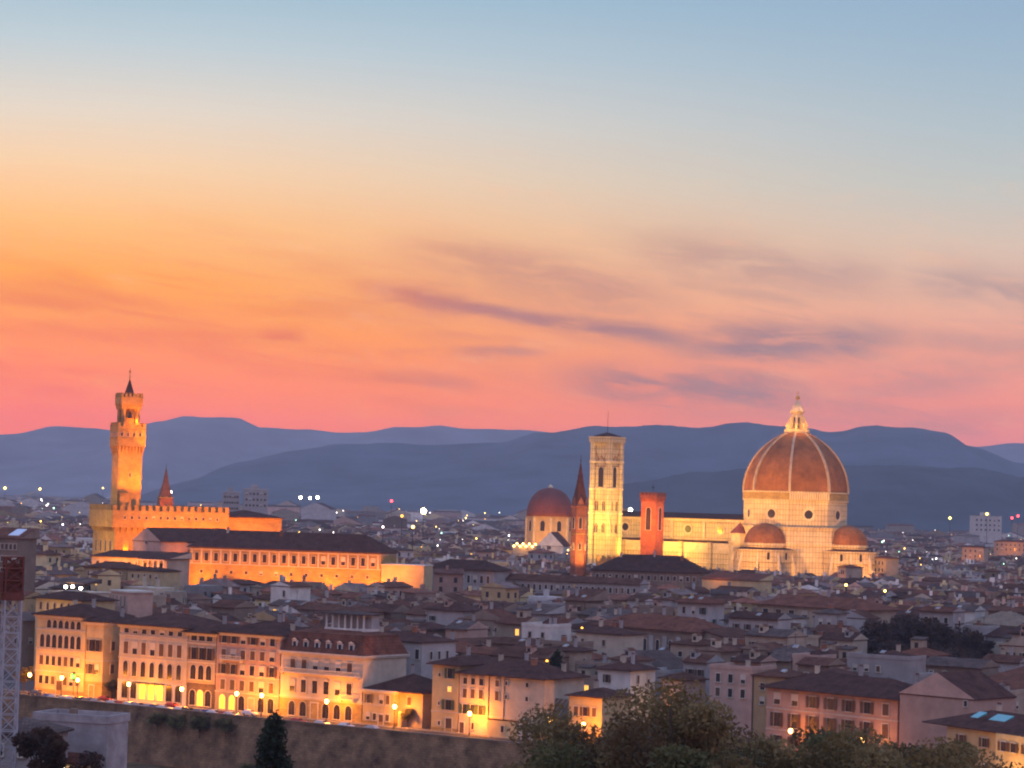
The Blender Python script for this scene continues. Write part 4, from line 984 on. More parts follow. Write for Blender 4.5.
b = MB(); b.poly([(0, -.9, 5.2), (17, -.9, 5.2), (17, -.2, 9.6), (7, -.2, 9.6), (0, -.9, 0), (17, -.9, 0), (17, -.1, 0), (0, -.1, 0)], [(0, 1, 2, 3), (4, 5, 1, 0)], pmat('greenhouse_glass', (.10, .12, .11), .35, .3, .6, .5)); b.build('glazed_roof', t)
b = MB()
for i in range(9): b.tube((i * 2.1, -.95, 5.2), (7 + i * 1.25, -.25, 9.65), .06, .06, M_FRAME)
b.build('glazing_bar', t)
# I: orange lit narrow house
t, w = palace(568, 602, 14, 'narrow house glowing orange behind the riverside trees, two columns of windows', 'riverside_house', cat_='house')
H = qz(585, 697); block(t, w, 12, H, PL['plaster_yellow'], None, (), False); roof_part(t, 0, w, 0, 12, H, PL['tiles_dark'], 'hip', .3, .8, ((4, 5, 0),))
windows(t, 'f', w, 12, 3, 6.6, 1.2, 2.0, 'brown', .8); windows(t, 'f', w, 12, 3, 2, 1.2, 2.2, 'brown', .8)
# J: salmon palace right of centre
pa, pb = W(766, 740, 574), W(897, 745, 546)
ang = math.atan2(pb.y - pa.y, pb.x - pa.x); w = (pb - pa).xy.length
t = thing('riverside_palace', 'salmon palace with dark brown hipped roof and tall shuttered windows among trees at right', 'palace', (pa.x, pa.y, 0), ang, 'palaces along the riverside street')
H = 13.9; block(t, w, 17, H, PL['plaster_pink'], (4.2, PL['plaster_pink']), (4.4, 9.2), False); roof_part(t, 0, w, 0, 17, H, PL['tiles_dark'], 'hip', .36, 1.4, ((8, 8, 0), (20, 9, 1)))
windows(t, 'f', w, 17, 7, 10.3, 1.5, 2.4, 'brown', .6); windows(t, 'f', w, 17, 7, 5.3, 1.5, 3.0, 'brown', .6); windows(t, 'f', w, 17, 7, 1, 1.4, 2.2, 'brown', .6)
# gable house beside it
pa = W(899, 745, 543); pb = W(973, 748, 530); w = (pb - pa).xy.length
t = thing('gabled_house', 'pale pink windowless gable end beside the salmon palace, chimney on its left', 'house', (pa.x, pa.y, 0), math.atan2(pb.y - pa.y, pb.x - pa.x))
H = W(900, 694, 543).z; b = MB(); b.box(0, w, 0, 16, 0, H, PL['plaster_pink']); b.build('wall', t)
roof_part(t, 0, w, 0, 16, H, PL['tiles_dark'], 'gable_y', .52, .3, ((3, 2, 1),), wallm=PL['plaster_pink'])
inst(win_mesh('plain', .8, 1.2), 'window', t, (w - 2, 0, H - 1.4))
# K: two houses with skylights at the lower right
pa = W(946, 770, 512); pb = W(1000, 775, 497); w = (pb - pa).xy.length; ang = math.atan2(pb.y - pa.y, pb.x - pa.x)
t = thing('skylight_house', 'ochre house with two bright turquoise skylights in its dark roof, lower right', 'house', (pa.x, pa.y, 0), ang)
H = W(970, 729, 505).z; w += 14; b = MB(); b.box(0, w - 14, 0, 15, 0, H, PL['plaster_ochre']); b.box(w - 14, w, -1.2, 15, 0, H + .1, PL['plaster_yellow']); b.build('wall', t)
r = roof_part(t, -6, w, 0, 18, H, PL['tiles_dark'], 'hip', .30, 1.0, ((3, 11, 0),))
M_SKY = pmat('skylight_glass', (.08, .34, .37), .14, .08, 1.0, .6, bump=0)
for (x, wd) in ((2.2, 2.4), (8.0, 5.0)):
    b = MB(); y0, y1 = 4.2, 6.6; f_ = lambda y: H + .25 + (y + 1.0) * .30
    b.poly([(x, y0, f_(y0) + .05), (x + wd, y0, f_(y0) + .05), (x + wd, y1, f_(y1) + .42), (x, y1, f_(y1) + .42), (x, y0, f_(y0) - .1), (x + wd, y0, f_(y0) - .1), (x + wd, y1, f_(y1) - .1), (x, y1, f_(y1) - .1)],
           [(0, 1, 2, 3), (0, 4, 5, 1), (1, 5, 6, 2), (2, 6, 7, 3), (3, 7, 4, 0)], M_SKY)
    b.build('skylight', r)
windows(t, 'f', w - 14, 15, 2, H - 3.2, 1.5, 1.8, 'brown', 1.2); windows(t, 'f', w - 14, 15, 2, 3.0, 1.5, 2.0, 'brown', 1.2)
for x in (w - 11.6, w - 8.6, w - 4.5): inst(win_mesh('brown', 1.5, 1.8), 'window', t, (x, -1.2, H - 3.2)); inst(win_mesh('brown', 1.5, 2.0), 'window', t, (x, -1.2, 3.0))
lamp('POINT', L(t, w - 6, -8, 3.5), 5200, (1.0, .42, .06), size=.3)

# ------------------------------------------------------------------ street lamps along the embankment, parked cars
lamps = [(29, -7, 'at the far left end of the lit riverside street'), (61, -7, 'before the middle of the arcaded palace'), (77, -9, 'before the right half of the arcaded palace'), (103, 3, 'at the corner of the side street by the arcaded palace'), (128, -8, 'before the left end of the seven bay palace'),
         (181, -8, 'between the seven bay and the three bay palaces'), (236, -7, 'before the pale apartment house, left of another lamp'), (261, -6, 'before the right end of the pale apartment house'), (326, -6, 'before the palace with dormers'), (394, -4, 'at the right corner of the low orange house'), (469, -4.5, 'before the green shuttered corner house'),
         (548, -2.5, 'half hidden in leaves by the garden gate'), (583, -6, 'behind the leaves before the narrow orange house'), (790, 20, 'behind the trees before the salmon palace left half'), (862, 14, 'behind the trees before the salmon palace right half')]
def street_lamp(px, off, where, power=6800):
    p = quay(px, off)
    t = thing('street_lamp', 'glowing orange street lamp ' + where, 'street lamp', (p.x, p.y, 0.1), 0, 'lamps along the riverside street')
    b = MB(); b.lathe([(.22, 0), (.22, .5), (.1, .8), (.08, 4.4), (.14, 4.5)], 8, M_DARK); b.tube((0, 0, 3.9), (0, 0, 4.6), .06, .05, M_DARK); b.build('post', t)
    b = MB(); b.lathe([(.2, 4.6), (.4, 4.85), (.46, 5.15), (.4, 5.5), (.2, 5.7)], 10, M_LAMP, smooth=True); b.build('lantern', t)
    b = MB(); b.lathe([(.5, 5.72), (.16, 5.95), (.05, 6.2)], 10, M_DARK); b.build('lantern_cap', t)
    h_ = V * 1.3; lamp('POINT', (p.x + h_.x, p.y + h_.y, 5.0), power, (1.0, .285, .012), size=.3)
for px, off, wh in lamps: street_lamp(px, off, wh, 6800 if px < 560 else (5200 if px < 700 else 1900))
p = quay(73, -6)
t = thing('traffic_light', 'green traffic light on a pole before the arcaded palace', 'traffic light', (p.x, p.y, .1), QA)
b = MB(); b.tube((0, 0, 0), (0, 0, 5), .09, .08, M_DARK); b.box(-.35, .35, -.2, .2, 4.6, 6.8, M_DARK); b.build('post', t)
b = MB(); b.box(-.5, .5, -.42, -.2, 5.2, 6.2, emat('signal_green', (.08, 1.0, .08), 5.0)); b.build('green_light', t)
CARC = {'white': (.6, .6, .6), 'silver': (.35, .35, .36), 'black': (.02, .02, .022), 'red': (.35, .03, .02), 'grey': (.14, .14, .15), 'blue': (.04, .07, .2)}
for k, v in CARC.items(): pmat('car_paint_' + k, v, .3, .05, 1, .5, bump=0)
def car_protos(c):
    pm = MATS['car_paint_' + c]; out = []
    prof = [(-2.1, .35), (2.1, .35), (2.12, .75), (1.95, .88), (1.05, .98), (.35, 1.42), (-1.2, 1.46), (-1.95, .98), (-2.12, .9)]
    b = MB(); n = len(prof)
    vs = [(x, -.85 if z < 1.1 else -.68, z) for x, z in prof] + [(x, .85 if z < 1.1 else .68, z) for x, z in prof]
    b.poly(vs, [tuple(range(n)), tuple(reversed(range(n, 2 * n)))] + [(i, i + n, (i + 1) % n + n, (i + 1) % n) for i in range(n)], pm); out.append(('body', b, (0, 0, 0)))
    b = MB(); b.poly([(1.0, -.66, 1.02), (.42, -.6, 1.38), (.42, .6, 1.38), (1.0, .66, 1.02), (1.03, -.66, 1.05), (.45, -.6, 1.41), (.45, .6, 1.41), (1.03, .66, 1.05)], [(0, 3, 2, 1), (4, 5, 6, 7), (0, 1, 5, 4), (2, 3, 7, 6), (1, 2, 6, 5), (3, 0, 4, 7)], M_GLASS); out.append(('windscreen', b, (0, 0, 0)))
    b = MB(); b.poly([(-1.85, -.8, 1.0), (.85, -.8, 1.0), (.35, -.71, 1.36), (-1.2, -.71, 1.38)] + [(-1.85, -.74, .98), (.85, -.74, .98), (.35, -.64, 1.35), (-1.2, -.64, 1.37)], [(0, 1, 2, 3), (0, 4, 5, 1), (1, 5, 6, 2), (2, 6, 7, 3), (3, 7, 4, 0)], M_GLASS); out.append(('side_window', b, (0, 0, 0)))
    for x in (-1.3, 1.3):
        for y in (-.78, .78):
            b = MB(); b.tube((0, -.1, 0), (0, .1, 0), .33, .33, M_DARK, 12); b.tube((0, -.12, 0), (0, .12, 0), .18, .18, MATS['car_paint_silver'], 8); out.append(('wheel', b, (x, y, .33)))
    for y in (-.6, .6):
        b = MB(); b.box(2.02, 2.16, y - .17, y + .17, .66, .82, MATS['car_paint_white']); out.append(('headlight', b, (0, 0, 0)))
    return [(nm, b.build(nm), loc) for nm, b, loc in out]
protos = {}
for c in CARC:
    lst = car_protos(c); protos[c] = [(nm, o.data, loc) for nm, o, loc in lst]
    for _, o, _ in lst: bpy.data.objects.remove(o)
zone_names = [(34, 'before the left end of the arcaded palace'), (60, 'before the middle of the arcaded palace'), (84, 'before the right end of the arcaded palace'), (117, 'at the mouth of the side street'), (140, 'before the left bays of the seven bay palace'),
              (165, 'before the glowing entrance arcade'), (187, 'before the right bays of the seven bay palace'), (215, 'before the narrow three bay palace'), (247, 'before the lit arches of the apartment house'), (280, 'before the right end of the apartment house'), (330, 'before the dormered palace'), (364, 'below the small balcony of dormered palace'), (600, 'before the low orange house')]
used_lab = set(); rc = random.Random(5)
for i in range(30):
    px = 38 + i * 8.4 if i < 24 else 250 + (i - 24) * 24
    c = rc.choice(list(CARC)); p = quay(px, -13.6 if i % 8 else -6.2)
    zn = next(n for lim, n in zone_names if px < lim)
    for c in [c] + list(CARC):
        lab = f'{c} car parked {zn}'
        if lab not in used_lab: break
    else: continue
    used_lab.add(lab)
    t = thing('parked_car', lab, 'car', (p.x, p.y, .02), QA + R(rc.choice((0, 0, 180)) + rc.uniform(-4, 4)), 'cars parked along the river wall')
    for nm, me, loc in protos[c]: inst(me, nm, t, loc)
# ------------------------------------------------------------------ larger buildings among the roofs
KEEP = []                                   # plan circles kept free of ordinary houses
def clear(x, y, r): KEEP.append((x, y, r))
def clear_box(t, w, d, r=3.2):
    n = max(1, int(w / 8)); m_ = max(1, int(d / 8))
    for i in range(n + 1):
        for j in range(m_ + 1):
            q = t.matrix_basis @ Vector((w * i / n, d * j / m_, 0)); clear(q.x, q.y, r)
def clear_front(t, w, far=26):
    for i in range(int(w / 7) + 1):
        for o_ in range(6, far, 7):
            q = t.matrix_basis @ Vector((i * 7, -o_, 0)); clear(q.x, q.y, 2.0)
def spanned(px0, y0, Y0, px1, y1, Y1, name, label, cat_, group=None):
    """a long building whose eaves run between two skyline points: returns thing, length, eaves height"""
    a, c = W(px0, y0, Y0), W(px1, y1, Y1)
    ang = math.atan2(c.y - a.y, c.x - a.x)
    return thing(name, label, cat_, (a.x, a.y, 0), ang, group), (c - a).xy.length, (a.z + c.z) / 2
def simple(t, w, d, H, wm, rm, kind='hip', pitch=.3, eave=.9, rows=(), nwin=0, wk='plain', ws=(1.1, 1.8), chim=(), courses=()):
    b = MB(); b.box(0, w, 0, d, 0, H, wm)
    for z in courses: b.box(-.2, w + .2, -.2, d, z, z + .4, M_FRAME)
    b.build('wall', t); r = roof_part(t, 0, w, 0, d, H, rm, kind, pitch, eave, chim, wm)
    for z in rows: windows(t, 'f', w, d, nwin, z, ws[0], ws[1], wk, 1.0)
    clear_box(t, w, d); return r
# lit two-storey gallery under a long dark roof
t, w, H = spanned(190, 547, 950, 381, 553.5, 930, 'lit_gallery', 'long orange lit gallery building under a long dark roof, below the crenellated palace', 'gallery')
r = simple(t, w, 19, H, M_STONE, PL['tiles_dark'], 'hip', .62, 1.0, (H - 4.9,), 19, 'plain', (1.5, 3.0), ((12, 8, 0), (34, 7, 2)), (H - 6.2, H - .8))
b = MB()
for i in range(20): x = 1.0 + (w - 2.0) * i / 19; b.box(x - .3, x + .3, -.35, .02, H - 5.8, H - .8, M_FRAME)
b.box(.6, w - .6, -.38, .02, H - 6.1, H - 5.8, M_FRAME); b.build('pilaster_row', t)
windows(t, 'f', w, 19, 12, H - 9.6, 1.1, 1.2, 'plain', 2.0)
for i in range(5): lamp('SPOT', L(t, 5 + (w - 8) * i / 4, -9, H - 12.5), 20799, (1.0, .25, .012), L(t, 5 + (w - 8) * i / 4, 0, H - 7), .5, 140)
# bright orange sheeted block at its right end
t, w, H = spanned(381.5, 565, 929, 424, 566.5, 925, 'sheeted_block', 'plain flat orange glowing block at the right end of lit gallery', 'building')
b = MB(); b.box(0, w, 0, 12, 0, H, PL['plaster_yellow']); b.build('wall', t); b = MB(); b.box(-.3, w + .3, -.3, 12.3, H, H + .4, M_FRAME); b.build('parapet', t); clear_box(t, w, 12)
lamp('SPOT', L(t, w / 2, -9, H - 3), 9827, (1.0, .25, .008), L(t, w / 2, 0, H - 4), .5, 130)
# long grey palace row
t, w, H = spanned(425, 567, 950, 494, 573, 938, 'long_grey_palace', 'long grey palace with tall dark windows right of the orange block', 'palace')
simple(t, w, 14, H, PL['plaster_grey'], PL['tiles_dark'], 'hip', .45, 1.0, (H - 4.6, H - 9), 10, 'plain', (1.2, 2.7))
t, w, H = spanned(495, 577, 950, 640, 587, 925, 'long_low_range', 'very long low grey range with a close row of windows under dark roof', 'building')
simple(t, w, 8, H, PL['plaster_grey'], PL['tiles_brown'], 'gable', .42, .8, (H - 3.4,), 24, 'plain', (1.0, 2.0), ((10, 7, 1), (30, 7, 0)))
# gabled and arcaded lit houses below the crenellated palace
t, w, H = spanned(133, 541, 955, 160, 542, 945, 'gabled_house', 'pinkish gable fronted house under the crenellated palace, left end of the long roof', 'house')
r = simple(t, w, 40, H, PL['plaster_pink'], PL['tiles_dark'], 'gable_y', .62, .5); inst(win_mesh('plain', 1.0, 1.6), 'window', t, (w / 2, 0, H - .8)); lamp('SPOT', L(t, w / 2 - 4, -16, H - 9), 9000, (1.0, .42, .16), L(t, w / 2, 0, H), .5, 80)
t, w, H = spanned(92, 556, 930, 168, 560, 915, 'loggia_house', 'orange lit house with tall pillared loggia below the crenellated palace tower', 'house')
r = simple(t, w, 14, H, PL['plaster_cream'], PL['tiles_dark'], 'shed', .2, .7, (H - 4.4,), 9, 'plain', (1.5, 3.0))
windows(t, 'f', w, 14, 5, H - 9.4, 1.2, 1.6, 'plain', 2)
b = MB(); b.box(w * .62, w * .98, -1.4, 0, H - .6, H - .2, M_FRAME)
b.build('loggia_roof', t)
for i in range(6): b = MB(); x = w * .63 + w * .34 * i / 5; b.lathe([(.35, H - 5), (.28, H - .6)], 8, PL['plaster_white'], x, -1.1); b.build('column', t)
b = MB(); b.box(w * .62, w * .98, -1.4, 0, H - 5.4, H - 5.0, M_FRAME); b.build('loggia_floor', t)
lamp('SPOT', L(t, w * .3, -10, H - 7), 22000, (1.0, .3, .03), L(t, w * .3, 0, H - 4), .5, 140); lamp('SPOT', L(t, w * .75, -10, H - 9), 26000, (1.0, .26, .02), L(t, w * .75, 0, H - 6), .5, 130)
t, w, H = spanned(128, 569, 890, 162, 573, 882, 'riverside_house', 'small bright orange lit wall below the pillared loggia house', 'house')
simple(t, w, 10, H, PL['plaster_yellow'], PL['tiles_dark'], 'hip', .2, .5, (H - 2.6,), 5, 'plain', (.9, 1.4)); lamp('SPOT', L(t, w / 2, -8, H - 5), 14000, (1.0, .26, .02), L(t, w / 2, 0, H - 2), .5, 130)
t, w, H = spanned(84, 566, 905, 126, 570, 895, 'shuttered_house', 'dim ochre house with two window rows below palace left corner', 'house')
simple(t, w, 12, H, PL['plaster_ochre'], PL['tiles_brown'], 'hip', .3, .8, (H - 3, H - 6.5), 6)
# left side
t, w, H = spanned(36, 599, 740, 82, 600, 725, 'loggia_house', 'lit house with open top floor loggia behind the arcaded palace, far left', 'house')
simple(t, w, 12, H, PL['plaster_yellow'], PL['tiles_dark'], 'hip', .3, 1.0, (H - 3.2,), 6, 'arch', (1.3, 1.6)); lamp('SPOT', L(t, w / 2, -8, H - 7), 3000, (1.0, .5, .1), L(t, w / 2, 0, H - 2), .5, 140)
t, w, H = spanned(50, 592, 770, 87, 593, 762, 'roof_terrace', 'rooftop terrace with bright white lamps above the far left loggia house', 'terrace')
b = MB(); b.box(0, w, 0, 10, 0, H, PL['plaster_cream']); b.build('wall', t); b = MB(); b.box(-.4, w + .4, -.4, 10.4, H, H + .3, M_FRAME); b.build('floor_slab', t)
for i in range(4): b = MB(); b.tube((w * (.1 + .27 * i), .3, H + .3), (w * (.1 + .27 * i), .3, H + 2.9), .09, .09, M_DARK); b.build('pergola_post', t)
b = MB(); b.roof(0, w, 0, 6, H + 2.9, PL['tiles_grey'], 'shed', .25, .3); b.build('pergola_roof', t)
b = MB(); b.lathe([(.1, 0), (.5, .35), (.5, .65), (.1, 1)], 8, M_LAMPW); o = b.build('terrace_lamp', t); o.location = (w * .45, -.5, H + 1.2); o2 = inst(o.data, 'terrace_lamp', t, (w * .86, -.5, H + 1.0)); o3 = inst(o.data, 'terrace_lamp', t, (w * .62, -.2, H + 1.4))
lamp('POINT', L(t, w * .6, -1.4, H + 1.6), 900, (1.0, .6, .12), size=.4); clear_box(t, w, 10)
t, w, H = spanned(111.5, 591, 745, 128, 593, 735, 'tall_window_house', 'small pale house with four tall narrow windows and flat roof', 'house')
b = MB(); b.box(0, w, 0, 8, 0, H, PL['plaster_pink']); b.build('wall', t); b = MB(); b.box(-.4, w + .4, -.4, 8.4, H, H + .5, M_FRAME); b.build('roof', t); windows(t, 'f', w, 8, 4, H - 4, .7, 3.0, 'plain', .3); clear_box(t, w, 8)
t, w, H = spanned(-14, 536, 830, 20, 541, 825, 'skylight_barn', 'dark red roofed building with pale blue roof light at the left edge', 'building')
r = simple(t, w, 10, H, PL['plaster_brown'], PL['tiles_red'], 'shed', .42, .6, (H - 3.5, H - 7.5, H - 11.5), 7)
b = MB(); b.poly([(w * .55, 2, H + 1.2), (w * .86, 2, H + 1.2), (w * .78, 8.5, H + 3.2), (w * .5, 8.5, H + 3.2), (w * .55, 2, H + .4), (w * .86, 2, H + .4), (w * .78, 8.5, H + 2.4), (w * .5, 8.5, H + 2.4)], [(0, 1, 2, 3), (0, 4, 5, 1), (1, 5, 6, 2), (2, 6, 7, 3), (3, 7, 4, 0)], pmat('roof_light_pale', (.55, .62, .75), .2, .05, 1, .5, bump=0)); b.build('skylight', r)
# middle right
t, w, H = spanned(592, 570, 1032, 700, 573.5, 1020, 'long_roofed_block', 'long dark roofed block hiding the foot of the square brick tower', 'building')
simple(t, w, 22, H, PL['plaster_brown'], PL['tiles_dark'], 'hip', .55, .8, (H - 3.4,), 16, 'plain', (1.2, 1.9), ((10, 9, 0), (24, 10, 1), (36, 8, 2)))
t, w, H = spanned(537, 546, 1600, 563, 546.5, 1596, 'gabled_church', 'pale gable fronted church before the smaller red dome', 'church')
r = simple(t, w, 24, H, PL['plaster_white'], PL['tiles_brown'], 'gable_y', 1.0, .3); inst(win_mesh('arch', 1.4, 2.6), 'window', t, (w / 2, 0, H - 2)); lamp('SPOT', L(t, w / 2, -20, H - 6), 9000, (1.0, .5, .2), L(t, w / 2, 0, H), .5, 100)
t, w, H = spanned(513, 545.5, 1560, 537, 546, 1556, 'lamp_lit_terrace', 'terrace strung with small golden lamps left of the pale gabled church', 'terrace')
b = MB(); b.box(0, w, 0, 10, 0, H, PL['plaster_cream']); b.build('wall', t); b = MB(); b.box(-.3, w + .3, -.3, 10.3, H, H + .4, M_FRAME); b.build('floor_slab', t); clear_box(t, w, 10)
b = MB(); b.lathe([(.1, 0), (.6, .4), (.6, .8), (.1, 1.2)], 8, M_LAMP); o = b.build('terrace_lamp', t); o.location = (.8, -.9, H - 1.0)
for i in range(1, 8): inst(o.data, 'terrace_lamp', t, (.8 + (w - 1.6) * i / 7, -.9, H - 1.0 + (1.6 if i % 2 else 0)))
lamp('POINT', L(t, w / 2, -3, H + 1.5), 2500, (1.0, .42, .05), size=.5)
t, w, H = spanned(596, 626, 742, 697, 632, 712, 'dormered_range', 'long reddish building with a row of pale pilasters between tall dark openings', 'building')
r = simple(t, w, 15, H, PL['plaster_brown'], PL['tiles_red'], 'hip', .44, 1.0, (), 0, chim=((8, 8, 0), (20, 8, 1)))
for i in range(8): b = MB(); x = 1.6 + (w - 3.2) * i / 7; b.box(x - .85, x + .85, -.35, .05, H - 7.0, H - 1.6, PL['plaster_grey']); b.lathe([(.85, 0), (.01, .05)], 10, PL['plaster_grey']) if False else None; b.build('pilaster', t)
windows(t, 'f', w, 15, 7, H - 6.6, 1.4, 3.2, 'arch', 2.6); clear_front(t, w, 20)
t, w, H = spanned(697.5, 632, 716, 766, 648, 690, 'blank_gable_hall', 'large tan windowless wall with sloping top right of the reddish building', 'building')
b = MB(); H2 = W(697.5, 629, 716).z; H3 = W(766, 652, 690).z
b.poly([(0, 0, 0), (w, 0, 0), (w, 0, H3), (0, 0, H2), (0, 14, 0), (w, 14, 0), (w, 14, H3), (0, 14, H2)], [(0, 1, 2, 3), (5, 4, 7, 6), (1, 5, 6, 2), (4, 0, 3, 7)], PL['plaster_tan']); b.build('wall', t)
b = MB(); b.poly([(-.3, -.5, H2 + .02), (w + .3, -.5, H3 + .02), (w + .3, 14.4, H3 + .02), (-.3, 14.4, H2 + .02), (-.3, -.5, H2 + .4), (w + .3, -.5, H3 + .4), (w + .3, 14.4, H3 + .4), (-.3, 14.4, H2 + .4)], [(3, 2, 1, 0), (4, 5, 6, 7), (0, 1, 5, 4), (1, 2, 6, 5), (2, 3, 7, 6), (3, 0, 4, 7)], PL['tiles_brown']); b.build('roof', t); clear_box(t, w, 14); clear_front(t, w, 24)
t, w, H = spanned(757, 604, 800, 868, 611, 772, 'open_loft_building', 'wide building with deep dark square loft openings under long brown eaves', 'building')
simple(t, w, 16, H, PL['plaster_tan'], PL['tiles_red'], 'hip', .34, 1.3, (H - 3.6,), 8, 'plain', (2.0, 2.4), ((9, 8, 0), (22, 8, 1)))
t, w, H = spanned(771, 617, 770, 793, 619, 764, 'white_turret_house', 'small whitish square house below the loft building at its left end', 'house')
simple(t, w, 7, H, PL['plaster_white'], PL['tiles_grey'], 'hip', .3, .5, (H - 3,), 2, 'plain', (.8, 1.2))
t, w, H = spanned(971, 624, 790, 1018, 626, 776, 'pavilion_house', 'pale walled pavilion with low tan pyramid roof at the right edge', 'house')
simple(t, w, 13, H, PL['plaster_white'], pmat('tiles_tan', (.30, .22, .15), .9, .25, .4, pattern='tile', bump=.4), 'hip', .5, 1.2, (H - 3.8,), 4, 'plain', (1.1, 2.0))
t, w, H = spanned(605, 664, 668, 660, 674, 650, 'grey_gable_house', 'greenish grey blank house with small square windows below the reddish building', 'house')
simple(t, w, 12, H, PL['plaster_grey'], PL['tiles_grey'], 'gable_y', .40, .3, (H - 3.4,), 3, 'plain', (.8, 1.0))
t, w, H = spanned(742, 682, 640, 770, 684, 630, 'awning_house', 'small house with two white rooftop awnings beside the salmon palace', 'house')
b = MB(); b.box(0, w, 0, 9, 0, H - 3, PL['plaster_grey']); b.build('wall', t)
for zz, y_ in ((H - 3, 0), (H, 3.5)):
    b = MB(); b.poly([(0, y_ - 1.5, zz), (w, y_ - 1.5, zz), (w, y_ + 2, zz + 1.2), (0, y_ + 2, zz + 1.2), (0, y_ - 1.5, zz - .15), (w, y_ - 1.5, zz - .15), (w, y_ + 2, zz + 1.05), (0, y_ + 2, zz + 1.05)], [(0, 1, 2, 3), (7, 6, 5, 4), (0, 4, 5, 1), (1, 5, 6, 2), (2, 6, 7, 3), (3, 7, 4, 0)], PL['plaster_white']); b.build('awning', t)
    for x in (.4, w - .4): b = MB(); b.tube((x, y_ - 1.2, zz - 3), (x, y_ - 1.2, zz), .09, .09, M_DARK); b.build('awning_post', t)
clear_box(t, w, 9)
t, w, H = spanned(661, 678, 622, 682, 681, 616, 'small_pink_house', 'small pink lit house front just behind the foreground tree tops', 'house')
simple(t, w, 8, H, PL['plaster_pink'], PL['tiles_brown'], 'hip', .35, .7, (H - 3,), 2, 'brown', (.9, 1.5)); lamp('POINT', L(t, w / 2, -4, H - 6), 700, (1.0, .5, .12), size=.3)
t, w, H = spanned(425, 652, 690, 520, 640, 720, 'long_plain_house', 'long sand coloured plain house rising behind the stepped corner house', 'house')
simple(t, w, 10, H, PL['plaster_tan'], PL['tiles_brown'], 'gable', .3, .5)
t, w, H = spanned(945, 672, 600, 1040, 676, 575, 'broad_roof_hall', 'broad reddish brown roofed hall filling the right edge behind the turquoise skylights', 'building')
simple(t, w, 34, H - 5, PL['plaster_brown'], PL['tiles_red'], 'shed', .26, .6)
t, w, H = spanned(702, 579, 1010, 758, 581, 995, 'warm_lit_house', 'low house with warm red lit roof in front of the cathedral nave', 'house')
simple(t, w, 11, H, PL['plaster_yellow'], PL['tiles_red'], 'shed', .3, .5); lamp('POINT', L(t, w * .3, -4, H + 2.5), 1500, (1.0, .3, .06), size=.4)
# orange lit roofs right of the cathedral and far right
for (x0, y0, x1, y1, Y_, lab, pw) in ((873, 558, 886, 558.5, 1290, 'orange lit house front close right of the cathedral apses', 2500), (838, 567, 846, 567.5, 1225, 'small orange lit house just below the right apse', 5000), (962, 547, 984, 548, 1750, 'far orange lit arcaded block right of the cathedral, on its own', 6500), (994, 540, 1032, 544, 2000, 'far long orange lit wall at the right edge', 9000)):
    t, w, H = spanned(x0, y0, Y_, x1, y1, Y_ - 8, 'lit_house', lab, 'house')
    simple(t, w, 9, H, PL['plaster_tan'], PL['tiles_red'], 'hip', .25, .5, (H - 3.4, H - 7), max(3, int(w / 3.4)), 'plain', (1.2, 2.0))
    lamp('SPOT', L(t, w / 2, -14, H - 6), pw, (1.0, .3, .04), L(t, w / 2, 0, H - 3), .5, 140)
for px_ in range(868, 990, 11):
    for Y_ in range(655, 765, 11):
        q = W(px_, 640, Y_); clear(q.x, q.y, 4)
for (px_, Y_) in ((880, 742), (902, 750), (925, 745), (948, 738), (969, 728), (893, 715), (930, 710), (960, 703), (880, 700), (905, 690), (930, 690), (955, 685), (975, 690)):
    q = W(px_, 640, Y_); clear(q.x, q.y, 7)
# dark tree-like tower blocks on the horizon
for (x0, x1, y_, Y_, wm, lab) in ((974, 1003, 516, 3100, 'white', 'pale slab tower block on the plain at right, red lights beyond'), (223, 240, 492, 2600, 'grey', 'dark stepped tower block right of the crenellated palace'), (244, 268, 489, 2600, 'grey', 'taller dark tower block on skyline right of the crenellated palace')):
    a, c = W(x0, y_, Y_), W(x1, y_, Y_)
    t = thing('tower_block', lab, 'tower block', (a.x, a.y, 0), R(8)); w = c.x - a.x; H = a.z
    b = MB(); b.box(0, w, 0, 16, 0, H, PL['plaster_' + wm]); b.box(w * .3, w * .6, 3, 10, H, H + 5, PL['plaster_' + wm]); b.build('wall', t)
    windows(t, 'f', w, 16, 6, H - 6, 2.2, 2.4, 'plain', 1); windows(t, 'f', w, 16, 6, H - 12, 2.2, 2.4, 'plain', 1); windows(t, 'f', w, 16, 6, H - 18, 2.2, 2.4, 'plain', 1)
    b = MB(); b.box(-.4, w + .4, -.4, 16.4, H, H + .6, M_FRAME); b.build('roof', t); [clear(a.x + w / 2, Y_ + k_, 45) for k_ in (-420, -340, -260, -180, -90, 0)]

